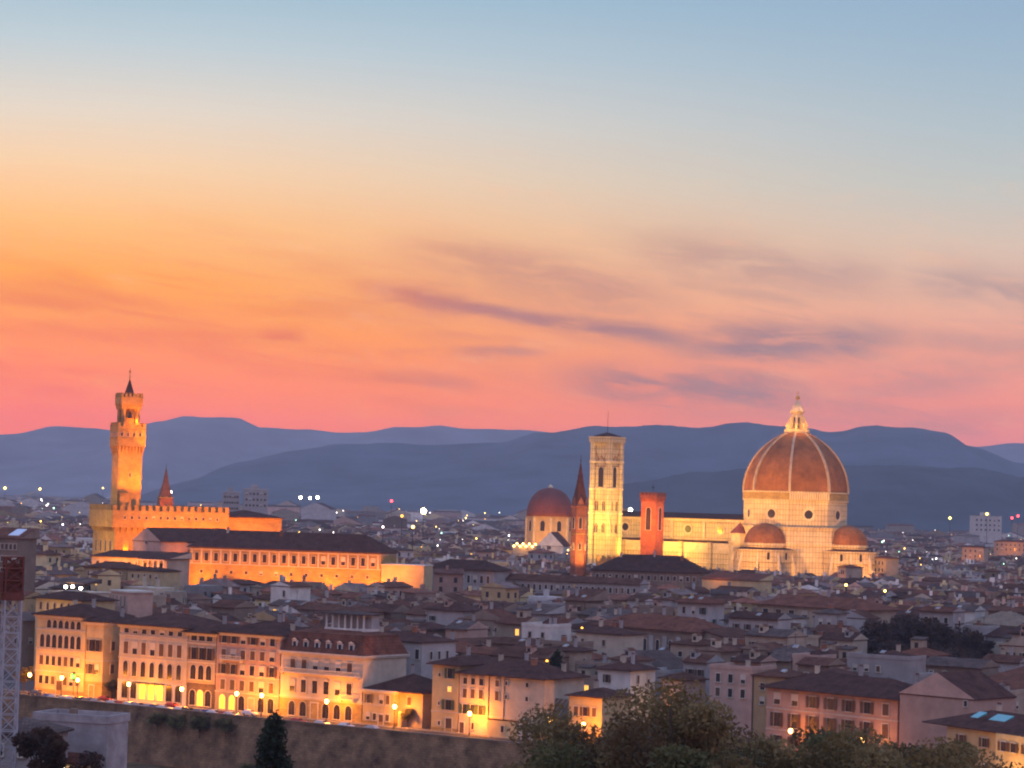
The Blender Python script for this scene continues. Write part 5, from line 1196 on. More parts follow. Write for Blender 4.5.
# ------------------------------------------------------------------ ordinary houses of the old town
for (x, y, r) in ((pc.x + 20, pc.y + 22, 46), (pc.x + 62, pc.y + 46, 26), (dc.x, dc.y, 52), (p.x, p.y, 1)): clear(x, y, r)
for k in range(8):
    q = cat.matrix_basis @ Vector((-20 - 12 * k, 0, 0)); clear(q.x, q.y, 27)
for px_, Y_, r_ in ((604.5, 1340, 14), (578.5, 1080, 8), (651.5, 1060, 9), (549.5, 1650, 26), (165, 1120, 8), (620, 1075, 14), (640, 1075, 14), (660, 1075, 14), (680, 1075, 14)):
    q = W(px_, 550, Y_); clear(q.x, q.y, r_)
def free(x, y, r):
    return all((x - a) ** 2 + (y - b_) ** 2 > (r + c) ** 2 for a, b_, c in KEEP)
rh = random.Random(23)
cands = []
v = 46.0
row = 0
while v < 3300:
    d = rh.uniform(7.5, 11.5)
    far = v > 700
    street = 0.5 if row % 2 == 0 else rh.uniform(3.5, 8)
    u = -1600.0 + rh.uniform(0, 15)
    while u < 2600:
        w = rh.uniform(6, 11) if rh.random() < .65 else rh.uniform(11, 17)
        c_ = Q0 + U * (u + w / 2) + V * (v + d / 2)
        if c_.y > 560:
            px, py = proj(c_.x, c_.y, 12)
            if -40 < px < 1070 and c_.y < 4200: cands.append((c_.y, u, v, w, d, px))
        u += w + (0.4 if rh.random() < .75 else rh.uniform(3, 7))
        if far and rh.random() < .15: u += rh.uniform(5, 25)
    v += d + street
    row += 1
cands.sort()
cols = [(90, 'at the far left edge'), (185, 'below the tall crenellated tower'), (290, 'below the long lit gallery'), (382, 'below lit gallery\'s right end'), (428, 'below the orange glowing block'),
        (500, 'below the long grey palace'), (565, 'below the small red dome'), (590, 'below the slim brick spire'), (624, 'below the marble bell tower'), (672, 'below the red brick tower'), (740, 'below the cathedral nave'), (797, 'below the great dome\'s left'),
        (850, 'below the great dome\'s right'), (930, 'right of the great dome'), (2000, 'below the pale tower block')]
bands = [(720, 'near'), (800, 'mid-distance'), (5000, 'farther')]
taken = set()
feats = ['no chimney', 'one chimney', 'two chimneys', 'a skylight', 'a roof dormer', 'a roof aerial', 'a rooftop hut', 'chimney and skylight', 'chimney and aerial', 'dormer and chimney', 'aerial and skylight', 'three chimneys', 'two skylights', 'two dormers', 'dormer and aerial']
b = MB(); b.tube((0, 0, -1), (0, 0, 3.4), .07, .05, M_DARK); b.box(-.7, .7, -.04, .04, 3.0, 3.08, M_DARK); b.box(-.5, .5, -.04, .04, 2.5, 2.58, M_DARK); o = b.build('aerial'); AER = o.data; bpy.data.objects.remove(o)
b = MB(); b.box(-.6, .6, -.8, .8, -.25, .18, M_FRAME); b.box(-.5, .5, -.7, .7, .18, .22, pmat('skylight_plain', (.2, .22, .25), .1, .1, 1, .5, bump=0)); o = b.build('skylight'); SKL = o.data; bpy.data.objects.remove(o)
b = MB(); b.box(-1.6, 1.6, -1.4, 1.4, -1.5, 2.1, PL['plaster_tan']); b.roof(-1.6, 1.6, -1.4, 1.4, 2.3, PL['tiles_grey'], 'shed', .25, .3, .12); b.box(-.5, .5, -1.46, -1.35, .2, 1.6, M_GLASS); o = b.build('roof_hut'); HUT = o.data; bpy.data.objects.remove(o)
DRM = {}
for k in ('cream', 'grey', 'pink'):
    b = MB(); m_ = PL['plaster_' + k]; b.box(-.8, .8, -.1, 2.4, -1.0, 1.4, m_); b.roof(-.8, .8, -.1, 2.4, 1.4, PL['tiles_brown'], 'gable_y', .5, .2, .1, wallm=m_); b.box(-.45, .45, -.16, -.05, .15, 1.15, M_GLASS); o = b.build('roof_dormer'); DRM[k] = o.data; bpy.data.objects.remove(o)
n_house = 0
far_list = []
for (cy_, u, v, w, d, px) in cands:
    c_ = Q0 + U * (u + w / 2) + V * (v + d / 2)
    rad_ = max(w, d) * .5
    if not free(c_.x, c_.y, rad_ * .75): continue
    jit = rh.uniform(-3, 3)
    if n_house >= 285:
        far_list.append((c_.x, c_.y, w, d, QA + R(jit + rh.choice((0, 0, 0, 90, 35, -25))))); continue
    n_house += 1
    col_ = next(n for lim, n in cols if px < lim); bnd = next(n for lim, n in bands if cy_ < lim)
    for _ in range(400):
        wc = rh.choice(('cream', 'grey', 'grey', 'grey', 'pink', 'tan', 'tan', 'white', 'brown', 'brown', 'ochre')); rc_ = rh.choice(('brown', 'brown', 'red', 'dark', 'dark', 'grey')); rk = rh.choice(('hip', 'hip', 'gable', 'gable', 'shed', 'flat', 'cross'))
        ft = rh.choice(feats)
        size = 'wide' if w > 11 else ('narrow' if w < 8 else 'mid-sized')
        rkn = {'hip': 'hipped', 'gable': 'gabled', 'shed': 'sloping', 'flat': 'flat', 'cross': 'end-gabled'}[rk]
        if rk == 'flat': rcn = 'terrace'; 
        lab = f'{bnd} {size} {wc} house, {rkn} {rc_ if rk != "flat" else "terrace"} roof, {ft}, {col_}'
        if lab not in taken: break
    taken.add(lab)
    Hh = rh.uniform(9.5, 16.5) + min(7.0, (v - 46) / 25) + (rh.random() < .15) * rh.uniform(2, 4.5)
    o_ = Q0 + U * u + V * v
    t = thing('town_house', lab, 'house', (o_.x, o_.y, 0), QA + R(jit), 'ordinary houses of the old town')
    wm, rm = PL['plaster_' + wc], PL['tiles_' + rc_]
    b = MB(); b.box(0, w, 0, d, 0, Hh, wm)
    if rk == 'flat': b.box(-.12, w + .12, -.12, .3, Hh, Hh + .95, wm); b.box(-.12, .3, .3, d, Hh, Hh + .95, wm); b.box(w - .3, w + .12, .3, d, Hh, Hh + .95, wm)
    b.build('wall', t)
    pitch = rh.uniform(.26, .4); eave = rh.uniform(.6, 1.2)
    if rk == 'flat':
        b = MB(); b.box(.3, w - .3, .3, d, Hh, Hh + .25, M_PAVE); r = b.build('roof', t); zf = lambda x, y: Hh + .25
    else:
        kk = 'gable_y' if rk == 'cross' else rk
        b = MB(); b.roof(0, w, 0, d, Hh, rm, kk, pitch, eave, wallm=wm); r = b.build('roof', t)
        def zf(x, y, kk=kk):
            ux, uy = min(x, w - x) + eave, min(y, d - y) + eave
            return Hh + .22 + pitch * {'hip': min(ux, uy), 'gable': uy, 'gable_y': ux, 'shed': (y + eave) * .7}[kk]
    def spot(): x, y = rh.uniform(.2, .8) * w, rh.uniform(.3, .7) * d; return (x, y, zf(x, y))
    n_ch = {'one chimney': 1, 'two chimneys': 2, 'three chimneys': 3}.get(ft, 1 if 'chimney' in ft and not ft.startswith('no') else 0)
    for _ in range(n_ch): inst(rh.choice(CH), 'chimney', r, spot())
    for _ in range(2 if ft == 'two skylights' else ('skylight' in ft)):
        x, y = rh.uniform(.25, .75) * w, d * rh.uniform(.18, .35); inst(SKL, 'skylight', r, (x, y, zf(x, y) + .1)).rotation_euler = (math.atan(pitch) if rk in ('hip', 'gable', 'shed') else 0, 0, 0)
    for _ in range(2 if ft == 'two dormers' else ('dormer' in ft)):
        x, y = rh.uniform(.25, .75) * w, d * .14; inst(DRM[rh.choice(list(DRM))], 'roof_dormer', r, (x, y, zf(x, y) + .3))
    if 'aerial' in ft: inst(AER, 'aerial', r, spot())
    if 'hut' in ft: x, y = rh.uniform(.3, .7) * w, d * .55; inst(HUT, 'roof_hut', r, (x, y, zf(x, y) - .2))
    if cy_ < 900:
        kinds = rh.choice(('plain', 'brown', 'green', 'closed', 'plain')); ww, wh = rh.uniform(.9, 1.3), rh.uniform(1.3, 2.0)
        ww, wh = round(ww * 5) / 5, round(wh * 5) / 5
        nf = max(2, int(w / rh.uniform(2.9, 4.2))); nr = max(1, int(d / 4.2))
        for k_ in range(2 if cy_ < 760 else 1):
            z = Hh - 3.2 - 3.4 * k_
            sk = tuple(i for i in range(nf) if rh.random() < .2)
            windows(t, 'f', w, d, nf, z, ww, wh, kinds, .7, sk, lit=tuple(i for i in range(nf) if rh.random() < .03))
            if rh.random() < .6: windows(t, 'r', w, d, nr, z, ww, wh, kinds, .9, tuple(i for i in range(nr) if rh.random() < .35))
# the rest of the town out to the plain: one mass of roofs
b = MB(); rf = random.Random(3)
def far_house(x, y, w, d, ang, H, wm, rm, wins):
    T = Matrix.Translation((x, y, 0)) @ Matrix.Rotation(ang, 4, 'Z')
    i0 = len(b.v)
    b.box(-w / 2, w / 2, -d / 2, d / 2, 0, H, wm)
    kd = rf.choice(('hip', 'gable', 'gable', 'flat', 'gable_y'))
    if kd == 'flat': b.box(-w / 2 + .3, w / 2 - .3, -d / 2 + .3, d / 2 - .3, H, H + .8, wm)
    else: b.roof(-w / 2, w / 2, -d / 2, d / 2, H, rm, kd, rf.uniform(.25, .4), .8, .25, wallm=wm)
    if wins:
        n = int(w / 3.6)
        for k in range(n):
            if rf.random() < .8:
                xx = -w / 2 + (k + .5) * w / n
                for z in (H - 3.2, H - 6.6): b.box(xx - .6, xx + .6, -d / 2 - .06, -d / 2 + .05, z, z + 1.9, M_WINLIT if rf.random() < .025 else M_GLASS)
        n = int(d / 4)
        for k in range(n):
            yy = -d / 2 + (k + .5) * d / n; b.box(w / 2 - .05, w / 2 + .06, yy - .6, yy + .6, H - 3.2, H - 1.4, M_GLASS)
    for _ in range(rf.choice((0, 1, 1, 2, 3)) if y < 2200 else (rf.random() < .4)):
        cx_, cy_2 = rf.uniform(-.3, .3) * w, rf.uniform(-.2, .2) * d; b.box(cx_ - .5, cx_ + .5, cy_2 - .4, cy_2 + .4, H, H + rf.uniform(2.2, 4.4), wm)
    for i in range(i0, len(b.v)): b.v[i] = tuple(T @ Vector(b.v[i]))
wl, rl = [], []
for k, v_ in WALLS.items():
    for g_ in (.6, 1.0, 1.35): wl.append(pmat(f'plaster_{k}_{int(g_ * 100)}', tuple(min(.75, c * g_) for c in v_), .9, .25, .25))
for k, v_ in ROOFS.items():
    for g_ in (.75, 1.15, 1.7): rl.append(pmat(f'tiles_{k}_{int(g_ * 100)}', tuple(c * g_ for c in v_), .95, .45, .35, spec=.05, pattern='tile', bump=.5))
for (x, y, w, d, ang) in far_list:
    if not free(x, y, max(w, d) * .4): continue
    H = rf.uniform(14.5, 23) + (rf.random() < .08) * rf.uniform(2, 5)
    if y < 1330 and x > 0: H = min(H, 21.5)
    if y > 1500: H = rf.uniform(10, 22)
    far_house(x, y, w, d, ang, H, rf.choice(wl), rf.choice(rl), y < 2000)
for i in range(2600):                                     # modern outskirts
    y = 2400 * math.exp(rf.random() * 1.5); x = (rf.random() - .5) * y * .47
    if not free(x, y, 12): continue
    w, d = rf.uniform(12, 45) * (1 + y / 12000), rf.uniform(10, 18)
    far_house(x, y, w, d, R(rf.uniform(-40, 40)), rf.uniform(8, 22) + (rf.random() < .06) * rf.uniform(5, 16), rf.choice(wl), rf.choice(rl), False)
o = b.build('distant_rooftops'); o['kind'] = 'stuff'
# ------------------------------------------------------------------ trees
M_BARK = pmat('bark', (.06, .045, .032), .95, .4, 3.0, bump=.5)
LEAF = {}
def leafm(name, rgb):
    if name not in LEAF:
        m = LEAF[name] = pmat('leaf_' + name, rgb, .7, .45, .6, .25, bump=0); nt = m.node_tree; pb_ = nt.nodes['Principled BSDF']
        tr = nd(nt, 'ShaderNodeBsdfTranslucent'); nt.links.new(pb_.inputs['Base Color'].links[0].from_socket, tr.inputs[0])
        ms = nd(nt, 'ShaderNodeMixShader'); ms.inputs[0].default_value = .4; nt.links.new(pb_.outputs[0], ms.inputs[1]); nt.links.new(tr.outputs[0], ms.inputs[2])
        nt.links.new(ms.outputs[0], nt.nodes['Material Output'].inputs[0])
    return LEAF[name]
def tree_meshes(seed, H, rx, kind, leaves, ls, cols_, trunk_h=.35, lean=0.0):
    """tapered trunk with limbs; crown of leaf blades gathered in uneven clumps at the limb ends. returns trunk mesh, crown mesh"""
    rnd = random.Random(seed)
    tb = MB(); cb = MB()
    r0 = H * .022
    th = H * trunk_h
    pts = [Vector((0, 0, -1.5))]
    for k in range(1, 5): pts.append(Vector((rnd.uniform(-.25, .25) * k * .4 + lean * k, rnd.uniform(-.25, .25) * k * .4, th * k / 4)))
    for k in range(4): tb.tube(pts[k], pts[k + 1], r0 * (1.25 - .18 * k), r0 * (1.25 - .18 * (k + 1)), M_BARK, 8)
    ends = []
    if kind == 'cypress':
        tb.tube(pts[-1], pts[-1] + Vector((0, 0, H * .6)), r0 * .5, .04, M_BARK, 6)
        n = 150
        for i in range(n):
            f = rnd.random() ** .85; z = th * .3 + f * (H - th * .3); a = rnd.uniform(0, 6.283)
            rr = rx * (math.sin(math.pi * (.16 + .84 * f)) ** .8 * .9 + .04) * rnd.uniform(.5, 1.08)
            ends.append((Vector((rr * math.cos(a), rr * math.sin(a), z)), rx * .3, (rx * .3) * 1.9))
    else:
        nl = 9 if kind == 'broad' else 7
        for i in range(nl):
            a = 6.283 * i / nl + rnd.uniform(-.4, .4); f = rnd.uniform(.2, 1.0)
            base = pts[rnd.choice((2, 3, 4))]
            tip = Vector((rx * f * math.cos(a) * .8, rx * f * math.sin(a) * .8, th + (H - th) * (1 - .55 * f * f) * rnd.uniform(.62, .93)))
            mid = base.lerp(tip, .5) + Vector((0, 0, -.04 * H + rnd.uniform(-.4, .4)))
            tb.tube(base, mid, r0 * .5, r0 * .3, M_BARK, 6); tb.tube(mid, tip, r0 * .3, .05, M_BARK, 5)
            for j in range(5 if kind == 'broad' else 4):
                q = mid.lerp(tip, rnd.uniform(.35, 1.1)) + Vector((rnd.gauss(0, 1), rnd.gauss(0, 1), rnd.gauss(0, .8))) * rx * .2
                q.z = max(q.z, th * .75)
                tb.tube(mid.lerp(tip, .5), q, r0 * .14, .03, M_BARK, 4)
                s_ = rx * rnd.uniform(.19, .37)
                ends.append((q, s_, s_ * rnd.uniform(.55, .85)))
    per = max(6, leaves // len(ends))
    for (c, s1, s2) in ends:
        m_ = rnd.choice(cols_)
        for k in range(int(per * rnd.uniform(.5, 1.4))):
            d = Vector((rnd.gauss(0, 1), rnd.gauss(0, 1), rnd.gauss(0, 1))).normalized() * (rnd.random() ** .45)
            q = c + Vector((d.x * s1, d.y * s1, d.z * s2))
            n_ = Vector((rnd.gauss(0, 1), rnd.gauss(0, 1), rnd.gauss(0, 1) + .6)).normalized(); x = n_.orthogonal().normalized(); x = (x * math.cos(k) + n_.cross(x) * math.sin(k)); y = n_.cross(x)
            l = ls * rnd.uniform(.6, 1.4); wv = l * .45
            cb.poly([q - x * l, q + y * wv, q + x * l, q - y * wv], [(0, 1, 2, 3)], m_)
    o1 = tb.build('trunk'); o2 = cb.build('crown'); me = (o1.data, o2.data); bpy.data.objects.remove(o1); bpy.data.objects.remove(o2)
    return me
def plant(meshes, name, label, cat_, x, y, z, rz=0.0, sc_=1.0, group=None):
    t = thing(name, label, cat_, (x, y, z), rz, group); t.scale = (sc_,) * 3
    inst(meshes[0], 'trunk', t, (0, 0, 0)); inst(meshes[1], 'crown', t, (0, 0, 0)); return t
olive = [leafm('olive', (.17, .12, .045)), leafm('olive_light', (.235, .17, .07)), leafm('olive_dark', (.11, .07, .03))]
green = [leafm('green', (.125, .115, .042)), leafm('green_light', (.18, .16, .065)), leafm('green_dark', (.08, .072, .03))]
brown = [leafm('rust', (.085, .045, .03)), leafm('rust_dark', (.055, .032, .026)), leafm('rust_mid', (.07, .04, .03))]
dark = [leafm('dark', (.022, .032, .018)), leafm('dark_mid', (.03, .042, .022))]
TB1 = tree_meshes(1, 16, 6.6, 'broad', 42000, .14, olive); TB2 = tree_meshes(2, 15, 5.2, 'broad', 34000, .135, olive + green[:1]); TB3 = tree_meshes(3, 14, 4.2, 'slim', 26000, .13, green + olive[:1]); TB6 = tree_meshes(8, 13, 2.7, 'slim', 14000, .16, brown)
TB4 = tree_meshes(4, 12, 4.6, 'broad', 5000, .4, green); TB5 = tree_meshes(5, 13, 5.2, 'broad', 9000, .36, brown); TCY = tree_meshes(6, 14, 1.7, 'cypress', 9000, .17, dark, .2); TCY2 = tree_meshes(7, 17, 2.6, 'cypress', 4500, .4, dark, .2)
def fg(px, py, Y, meshes, Ht, label, rz=0.0, name='foreground_tree', cat_='tree'):
    q = W(px, py, Y); g = hill_z(q.x, q.y); k = (q.z - g) / Ht
    k = max(.6, min(1.7, k)); clear(q.x, q.y, 3)
    return plant(meshes, name, label, cat_, q.x, q.y, q.z - Ht * k * .97, rz, k, 'trees on the near slope')
fg(545, 744, 205, TB2, 15, 'low olive brown tree top at lower centre, beside the garden gate', .4)
fg(575, 728, 225, TB3, 14, 'slim pale tree between the garden gate and narrow orange house', 2.4)
fg(606, 710, 225, TB1, 16, 'olive brown tree in front of the narrow orange house', 1.2)
fg(650, 696, 190, TB2, 15, 'tall olive tree left of the broadest foreground crown', 2.0)
fg(694, 688, 185, TB1, 16, 'broadest and tallest brownish olive crown in the foreground', .1)
fg(722, 710, 175, TB3, 14, 'greener tree close right of the broadest foreground crown', 5.1)
fg(752, 710, 205, TB2, 15, 'olive tree just left of the salmon palace', 3.3)
fg(790, 726, 190, TB1, 16, 'low spreading tree under the salmon palace windows', 4.4)
fg(832, 696, 210, TB3, 14, 'upright greenish tree covering the middle of the salmon palace', .7)
fg(866, 726, 195, TB2, 15, 'dark low tree before the right end of salmon palace', 5.0)
fg(922, 709, 205, TB3, 14, 'greenish tree before the gable end, left of the skylights', 2.6)
fg(897, 736, 180, TB1, 16, 'broad low tree between salmon palace and the ochre skylight house', 3.6)
fg(955, 744, 215, TB2, 15, 'small tree under the ochre house with skylights', 1.7)
fg(274, 732, 205, TCY, 14, 'small dark pointed cypress at the bottom left of centre', 0, 'cypress', 'cypress')
# trees in the town
def town_tree(px, py, Y, meshes, Ht, label, name='town_tree', z0=0.0, cat_='tree'):
    q = W(px, py, Y); k = max(.35, (q.z - z0) / Ht)
    return plant(meshes, name, label, cat_, q.x, q.y, z0, px, k, 'trees among the houses')
town_tree(557, 655, 590, TCY2, 17, 'dark rounded evergreen right of the stepped corner house')
for i, (px, py, Y, lab) in enumerate(((880, 620, 742, 'left end of dark reddish tree clump right of loft building'), (902, 614, 755, 'tall dark reddish tree second from left in the clump'), (925, 617, 748, 'broad dark tree in the middle of reddish clump'), (948, 622, 740, 'dark reddish tree right of the clump middle'), (969, 630, 730, 'lower right tree of dark reddish clump by the pavilion'), (893, 640, 716, 'front left tree of the reddish clump'), (930, 642, 712, 'front right tree of the reddish clump'), (960, 648, 705, 'front outer right tree of reddish clump'), (884, 650, 678, 'lowest left tree at the front edge of reddish clump'), (908, 648, 670, 'second lowest tree at the front edge of reddish clump'), (932, 652, 674, 'middle tree at the front edge of reddish clump'), (954, 651, 666, 'fourth tree at the front edge of reddish clump'), (976, 656, 662, 'rightmost tree at the front edge of reddish clump'))):
    town_tree(px, py, Y, TB5, 13, lab)
for (px, off, h_, lab) in ((106, 8, 7.0, 'bushy street tree in the side street beside the arcaded palace'), (112, 3, 5.5, 'small street tree at the corner of seven bay palace'), (24, -2, 7.5, 'green tree at the far left end of the riverside street'), (503, 6, 7.5, 'green garden tree over the left of the garden wall'), (516, 5, 6.5, 'bushy garden tree above the garden gate'), (531, 4, 6.2, 'garden tree at the right end of the garden wall'), (556, -1, 7.0, 'lamp lit tree at the end of the garden wall'), (408, 1.5, 5.2, 'dark bush beside the low orange house')):
    q = quay(px, off); plant(TB4, 'town_tree', lab, 'tree', q.x, q.y, 0, px, h_ / 12, 'trees among the houses')
TIV = tree_meshes(9, 4.0, 3.4, 'broad', 3500, .2, green, .08)
for k, (a, z_, s_) in enumerate(((158, -3.5, .40), (178, -3.8, .44), (200, -3.7, .46), (226, -3.5, .42), (345, -12.6, .3), (410, -12.6, .34), (250, -12.4, .36))):
    q = quay(a, PAR - (1.3 if k < 4 else 5)); s_ *= 2.2; plant(TIV, 'wall_bush', ['leftmost dark bush clinging high on the river wall under the seven bay palace', 'dark bush on the river wall, second from the left', 'broadest dark bush high on the river wall under three bay palace', 'rightmost dark bush high on the river wall under apartment house', 'bush at the foot of river wall below the dormered palace', 'bush at the foot of river wall under the low orange house', 'bush at the wall foot just left of the cypress'][k], 'bush', q.x, q.y, z_, k, s_, 'bushes on the river wall')
# ------------------------------------------------------------------ tower crane and near white building, lower left
q = W(8.5, 700, 265); g = hill_z(q.x, q.y)
M_CRANE = pmat('crane_grey', (.42, .42, .45), .55, .15, 1.0); M_CRED = pmat('crane_red', (.14, .04, .03), .6, .3, 1.0)
t = thing('tower_crane', 'tall pale lattice crane mast with dark red top at the left edge', 'crane', (q.x, q.y, g), R(20))
ztop_ = W(8, 600, 265).z - g
b = MB(); hw = .85
for sx in (-hw, hw):
    for sy in (-hw, hw): b.tube((sx, sy, 0), (sx, sy, ztop_), .11, .11, M_CRANE, 6)
nz = int(ztop_ / 1.7)
for i in range(nz):
    z0, z1 = ztop_ * i / nz, ztop_ * (i + 1) / nz
    for (x0, y0, x1, y1) in ((-hw, -hw, hw, -hw), (hw, -hw, hw, hw), (hw, hw, -hw, hw), (-hw, hw, -hw, -hw)):
        b.tube((x0, y0, z0), (x1, y1, z1), .06, .06, M_CRANE, 4); b.tube((x1, y1, z0), (x0, y0, z1), .045, .045, M_CRANE, 4); b.tube((x0, y0, z1), (x1, y1, z1), .06, .06, M_CRANE, 4)
b.build('mast', t)
b = MB(); b.lathe([(1.25, ztop_), (1.25, ztop_ + .7), (1.05, ztop_ + .7)], 14, M_CRED)
for z_ in (.7, 2.0, 3.3, 4.5): b.box(-1.0, 1.0, -1.0, 1.0, ztop_ + z_, ztop_ + z_ + .14, M_CRED)
for sx in (-.9, .9):
    for sy in (-.9, .9): b.tube((sx, sy, ztop_ + .7), (sx, sy, ztop_ + 4.6), .13, .13, M_CRED, 6)
for z_ in (.7, 2.0, 3.3):
    for (xa, ya, xb, yb) in ((-.9, -.9, .9, -.9), (.9, -.9, .9, .9), (.9, .9, -.9, .9), (-.9, .9, -.9, -.9)):
        b.tube((xa, ya, ztop_ + z_), (xb, yb, ztop_ + z_ + 1.3), .09, .09, M_CRED, 4); b.tube((xb, yb, ztop_ + z_), (xa, ya, ztop_ + z_ + 1.3), .09, .09, M_CRED, 4)
b.box(-.55, .75, -.6, .6, ztop_ + .84, ztop_ + 3.9, M_CRED); b.build('slewing_head', t)
b = MB(); b.box(-3.0, -1.1, -.8, .8, ztop_ + .8, ztop_ + 3.0, M_CRED); b.box(-3.05, -2.95, -.6, .6, ztop_ + 1.4, ztop_ + 2.7, M_GLASS); b.build('cab', t)
b = MB()
for sy in (-.7, .7): b.tube((-2, sy, ztop_ + 1.0), (-24, sy * .6, ztop_ + 26), .14, .09, M_CRED, 5)
b.tube((-2, 0, ztop_ + 2.6), (-24, 0, ztop_ + 27), .12, .09, M_CRED, 5)
for i in range(18):
    f0, f1 = i / 18, (i + 1) / 18; P_ = lambda f, sy: Vector((-2 - 22 * f, sy * (.7 - .28 * f), ztop_ + 1 + 25 * f)); Tp = lambda f: Vector((-2 - 22 * f, 0, ztop_ + 2.6 + 24.4 * f))
    for sy in (-1, 1): b.tube(P_(f0, sy), Tp(f1), .05, .05, M_CRED, 4)
    b.tube(P_(f0, -1), P_(f1, 1), .05, .05, M_CRED, 4)
b.build('luffing_jib', t)
# pale building with terrace, brown tree and low roofs around it
pa, pb = W(34, 711, 286), W(108, 717, 283)
gz = min(hill_z(pa.x, pa.y), hill_z(pb.x, pb.y)) - 1
t = thing('white_terrace_house', 'pale whitewashed building with flat parapet terrace at the lower left', 'building', (pa.x, pa.y, gz), math.atan2(pb.y - pa.y, pb.x - pa.x))
w = (pb - pa).xy.length; H = (pa.z + pb.z) / 2 - gz
b = MB(); b.box(0, w, 0, 5, 0, H - .9, pmat('whitewash_streaked', (.30, .27, .27), .9, .35, .5)); b.build('wall', t)
b = MB()
for q_ in ((-.1, w + .1, -.1, .25), (-.1, .25, .25, 5), (w - .25, w + .1, .25, 5), (-.1, w + .1, 5, 5.3)): b.box(*q_, H - .9, H, MATS['whitewash_streaked'])
b.build('parapet', t)
b = MB(); b.box(.3, w - .3, .3, 4.9, H - .85, H - .7, M_PAVE); b.build('terrace_floor', t)
b = MB(); b.roof(w * .48, w * .9, -3.4, -.05, H - 5.2, PL['tiles_red'], 'shed', .3, .2, .15); b.box(w * .5, w * .88, -3.2, -.02, H - 9, H - 5.2, PL['plaster_ochre']); b.build('porch', t)
b = MB(); b.box(w * .42, w * .5, 1.0, 1.7, H - .7, H + .5, PL['plaster_brown']); b.build('chimney', t)
b = MB(); b.lathe([(.08, 0), (.28, .2), (.28, .45), (.08, .6)], 8, M_LAMPW); o = b.build('porch_lamp', t); o.location = (w * .62, -3.6, H - 6.2); inst(o.data, 'porch_lamp', t, (w * .47, -3.2, H - 6.4)); lamp('POINT', L(t, w * .58, -4.2, H - 6.6), 160, (1, .5, .12), size=.3)
fg(48, 704, 262, TB6, 13, 'dark reddish brown tree before the pale terrace building', 1.0, 'foreground_tree')
q = W(68, 699, 330); plant(TB6, 'foreground_tree', 'round brown tree crown rising behind the pale terrace building', 'tree', q.x, q.y, q.z - 9.5, 2.0, 9.5 / 13 * .98, 'trees on the near slope')
t2 = thing('low_roof_house', 'low grey roofed house in the bottom left corner beside the crane', 'house', (W(-20, 745, 275).x, 275, hill_z(-50, 275) - 1), R(-10))
H = W(10, 735, 275).z - t2.location.z; simple(t2, 7.2, 8, H, PL['plaster_grey'], PL['tiles_grey'], 'hip', .35, .5, (H - 2.2,), 2, 'plain', (.8, 1.2))

# ------------------------------------------------------------------ lights scattered over the far plain
def far_light(px, py, Y, r, m_, label, name='plain_lamp'):
    r *= .68
    q = W(px, py, Y); base = 0.0
    t = thing(name, label, 'lamp', (q.x, q.y, base), 0, 'lamps on the far plain')
    b = MB(); b.tube((0, 0, 0), (0, 0, max(1, q.z)), .4, .25, M_DARK, 6); b.build('mast', t)
    b = MB(); b.lathe([(.05 * r, q.z - r), (.7 * r, q.z - .7 * r), (r, q.z), (.7 * r, q.z + .7 * r), (.05 * r, q.z + r)], 10, m_, smooth=True); b.build('lamp_head', t)
E_RED = emat('signal_red', (1.0, .05, .06), 9.0); E_YEL = emat('lamp_yellow', (1.0, .62, .14), 9.0); E_BIG = emat('lamp_brilliant', (1.0, .72, .32), 30.0); E_WHT = emat('lamp_cool', (1.0, .9, .8), 9.0); E_AMB = emat('lamp_amber', (1.0, .42, .05), 5.0)
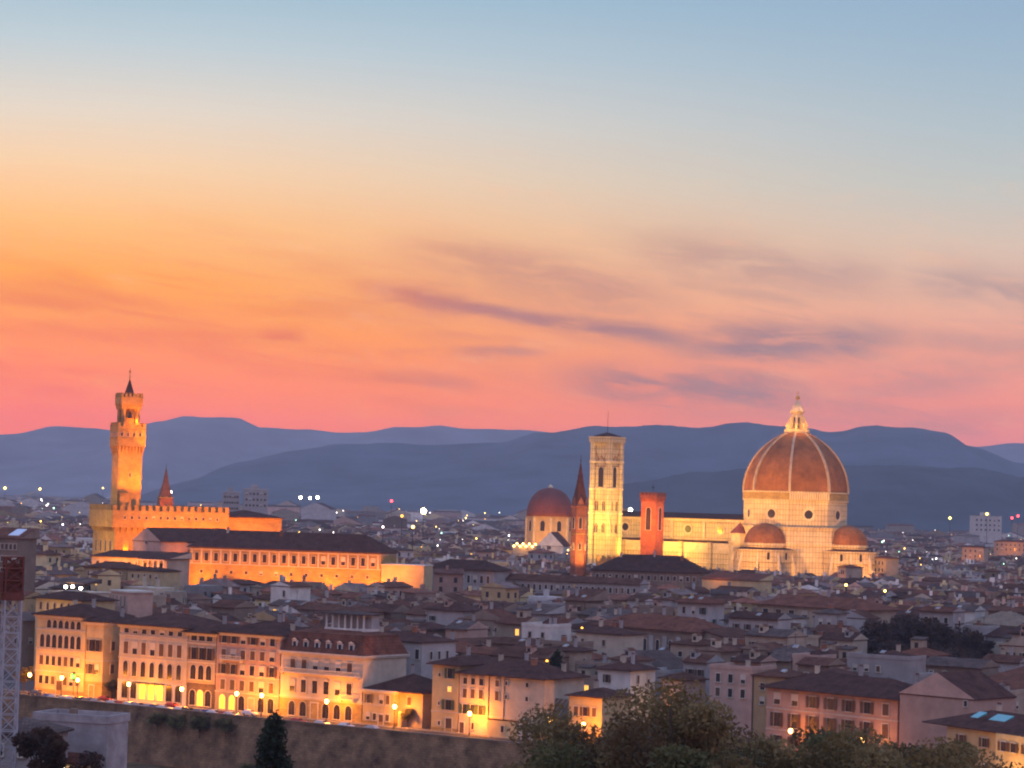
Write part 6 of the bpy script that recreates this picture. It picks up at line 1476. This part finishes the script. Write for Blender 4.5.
for a in ((300.5, 497.5, 3600, 3.2, M_LAMPW, 'left one of three brilliant white floodlights in a row on the plain'), (310, 498, 3600, 2.8, M_LAMPW, 'middle one of three brilliant white floodlights in a row on the plain'), (317.5, 497.5, 3600, 3.2, M_LAMPW, 'right one of three brilliant white floodlights in a row on the plain'),
          (391.5, 501, 3200, 2.6, E_RED, 'red light on the plain left of the large yellow lamp'), (423.5, 511, 2100, 3.6, E_BIG, 'largest brilliant yellow lamp on the plain, left of centre'), (402, 516, 1900, 1.6, E_AMB, 'amber lamp just below left of the large yellow lamp'), (413, 527, 1600, 1.5, E_YEL, 'yellow lamp straight below the large yellow lamp'),
          (5, 488, 4200, 3.4, E_YEL, 'yellow lamp at the far left edge of the plain'), (40, 489, 4200, 3.0, E_YEL, 'yellow lamp on the plain left of the tall crenellated tower'), (630.5, 510, 1500, 1.8, M_LAMPW, 'white lamp between the bell tower and red brick tower'), (950, 518, 2800, 2.2, E_YEL, 'yellow lamp on the plain left of the pale tower block'), (987, 514, 3050, 2.4, E_YEL, 'yellow lamp on top of the pale tower block'),
          (383, 527, 1700, 1.0, E_WHT, 'small white lamp below the red light'), (1012, 518, 3300, 2.4, E_RED, 'left red light at the right edge beyond the tower block'), (1018, 516, 3300, 2.6, E_RED, 'right red light at the right edge beyond the tower block'), (103, 488, 3900, 2.0, E_YEL, 'yellow lamp close left of the tall crenellated tower'), (171, 492, 3600, 3.0, E_WHT, 'white lamp right of the small brick spire'),
          (885, 591, 930, .7, E_YEL, 'tiny yellow lamp among roofs below right of the cathedral'), (846, 585, 960, .8, E_YEL, 'lit yellow lamp pair among roofs below the great dome'), (582, 628, 700, .45, E_AMB, 'amber lamp on a roof below the slim spire, left of the reddish building'), (547, 661, 592, .45, E_AMB, 'amber rooftop lamp beside the dark rounded evergreen')): far_light(*a)
# countless smaller lights
b = MB(); rl_ = random.Random(9)
ml = [E_WHT, E_WHT, E_WHT, E_YEL, E_YEL, E_AMB, emat('lamp_green', (.5, 1.0, .7), 6.0)]
for i in range(620):
    px = rl_.uniform(-5, 1030)
    k = rl_.random()
    Y = 1500 * math.exp(k * 1.45)
    z = rl_.uniform(13, 26)
    x = col(px, Y, z); r = Y * rl_.uniform(.0001, .00034)
    if not free(x, Y, 6): continue
    b.lathe([(.05 * r, z - r), (.8 * r, z - .6 * r), (.8 * r, z + .6 * r), (.05 * r, z + r)], 5, rl_.choice(ml)); b.tube((x, Y, 0), (x, Y, z - r), .15, .12, M_DARK, 3)
    n_ = 20
    for q in range(len(b.v) - 20 - 6, len(b.v) - 6): b.v[q] = (b.v[q][0] + x, b.v[q][1] + Y, b.v[q][2])
o = b.build('distant_city_lights'); o['kind'] = 'stuff'
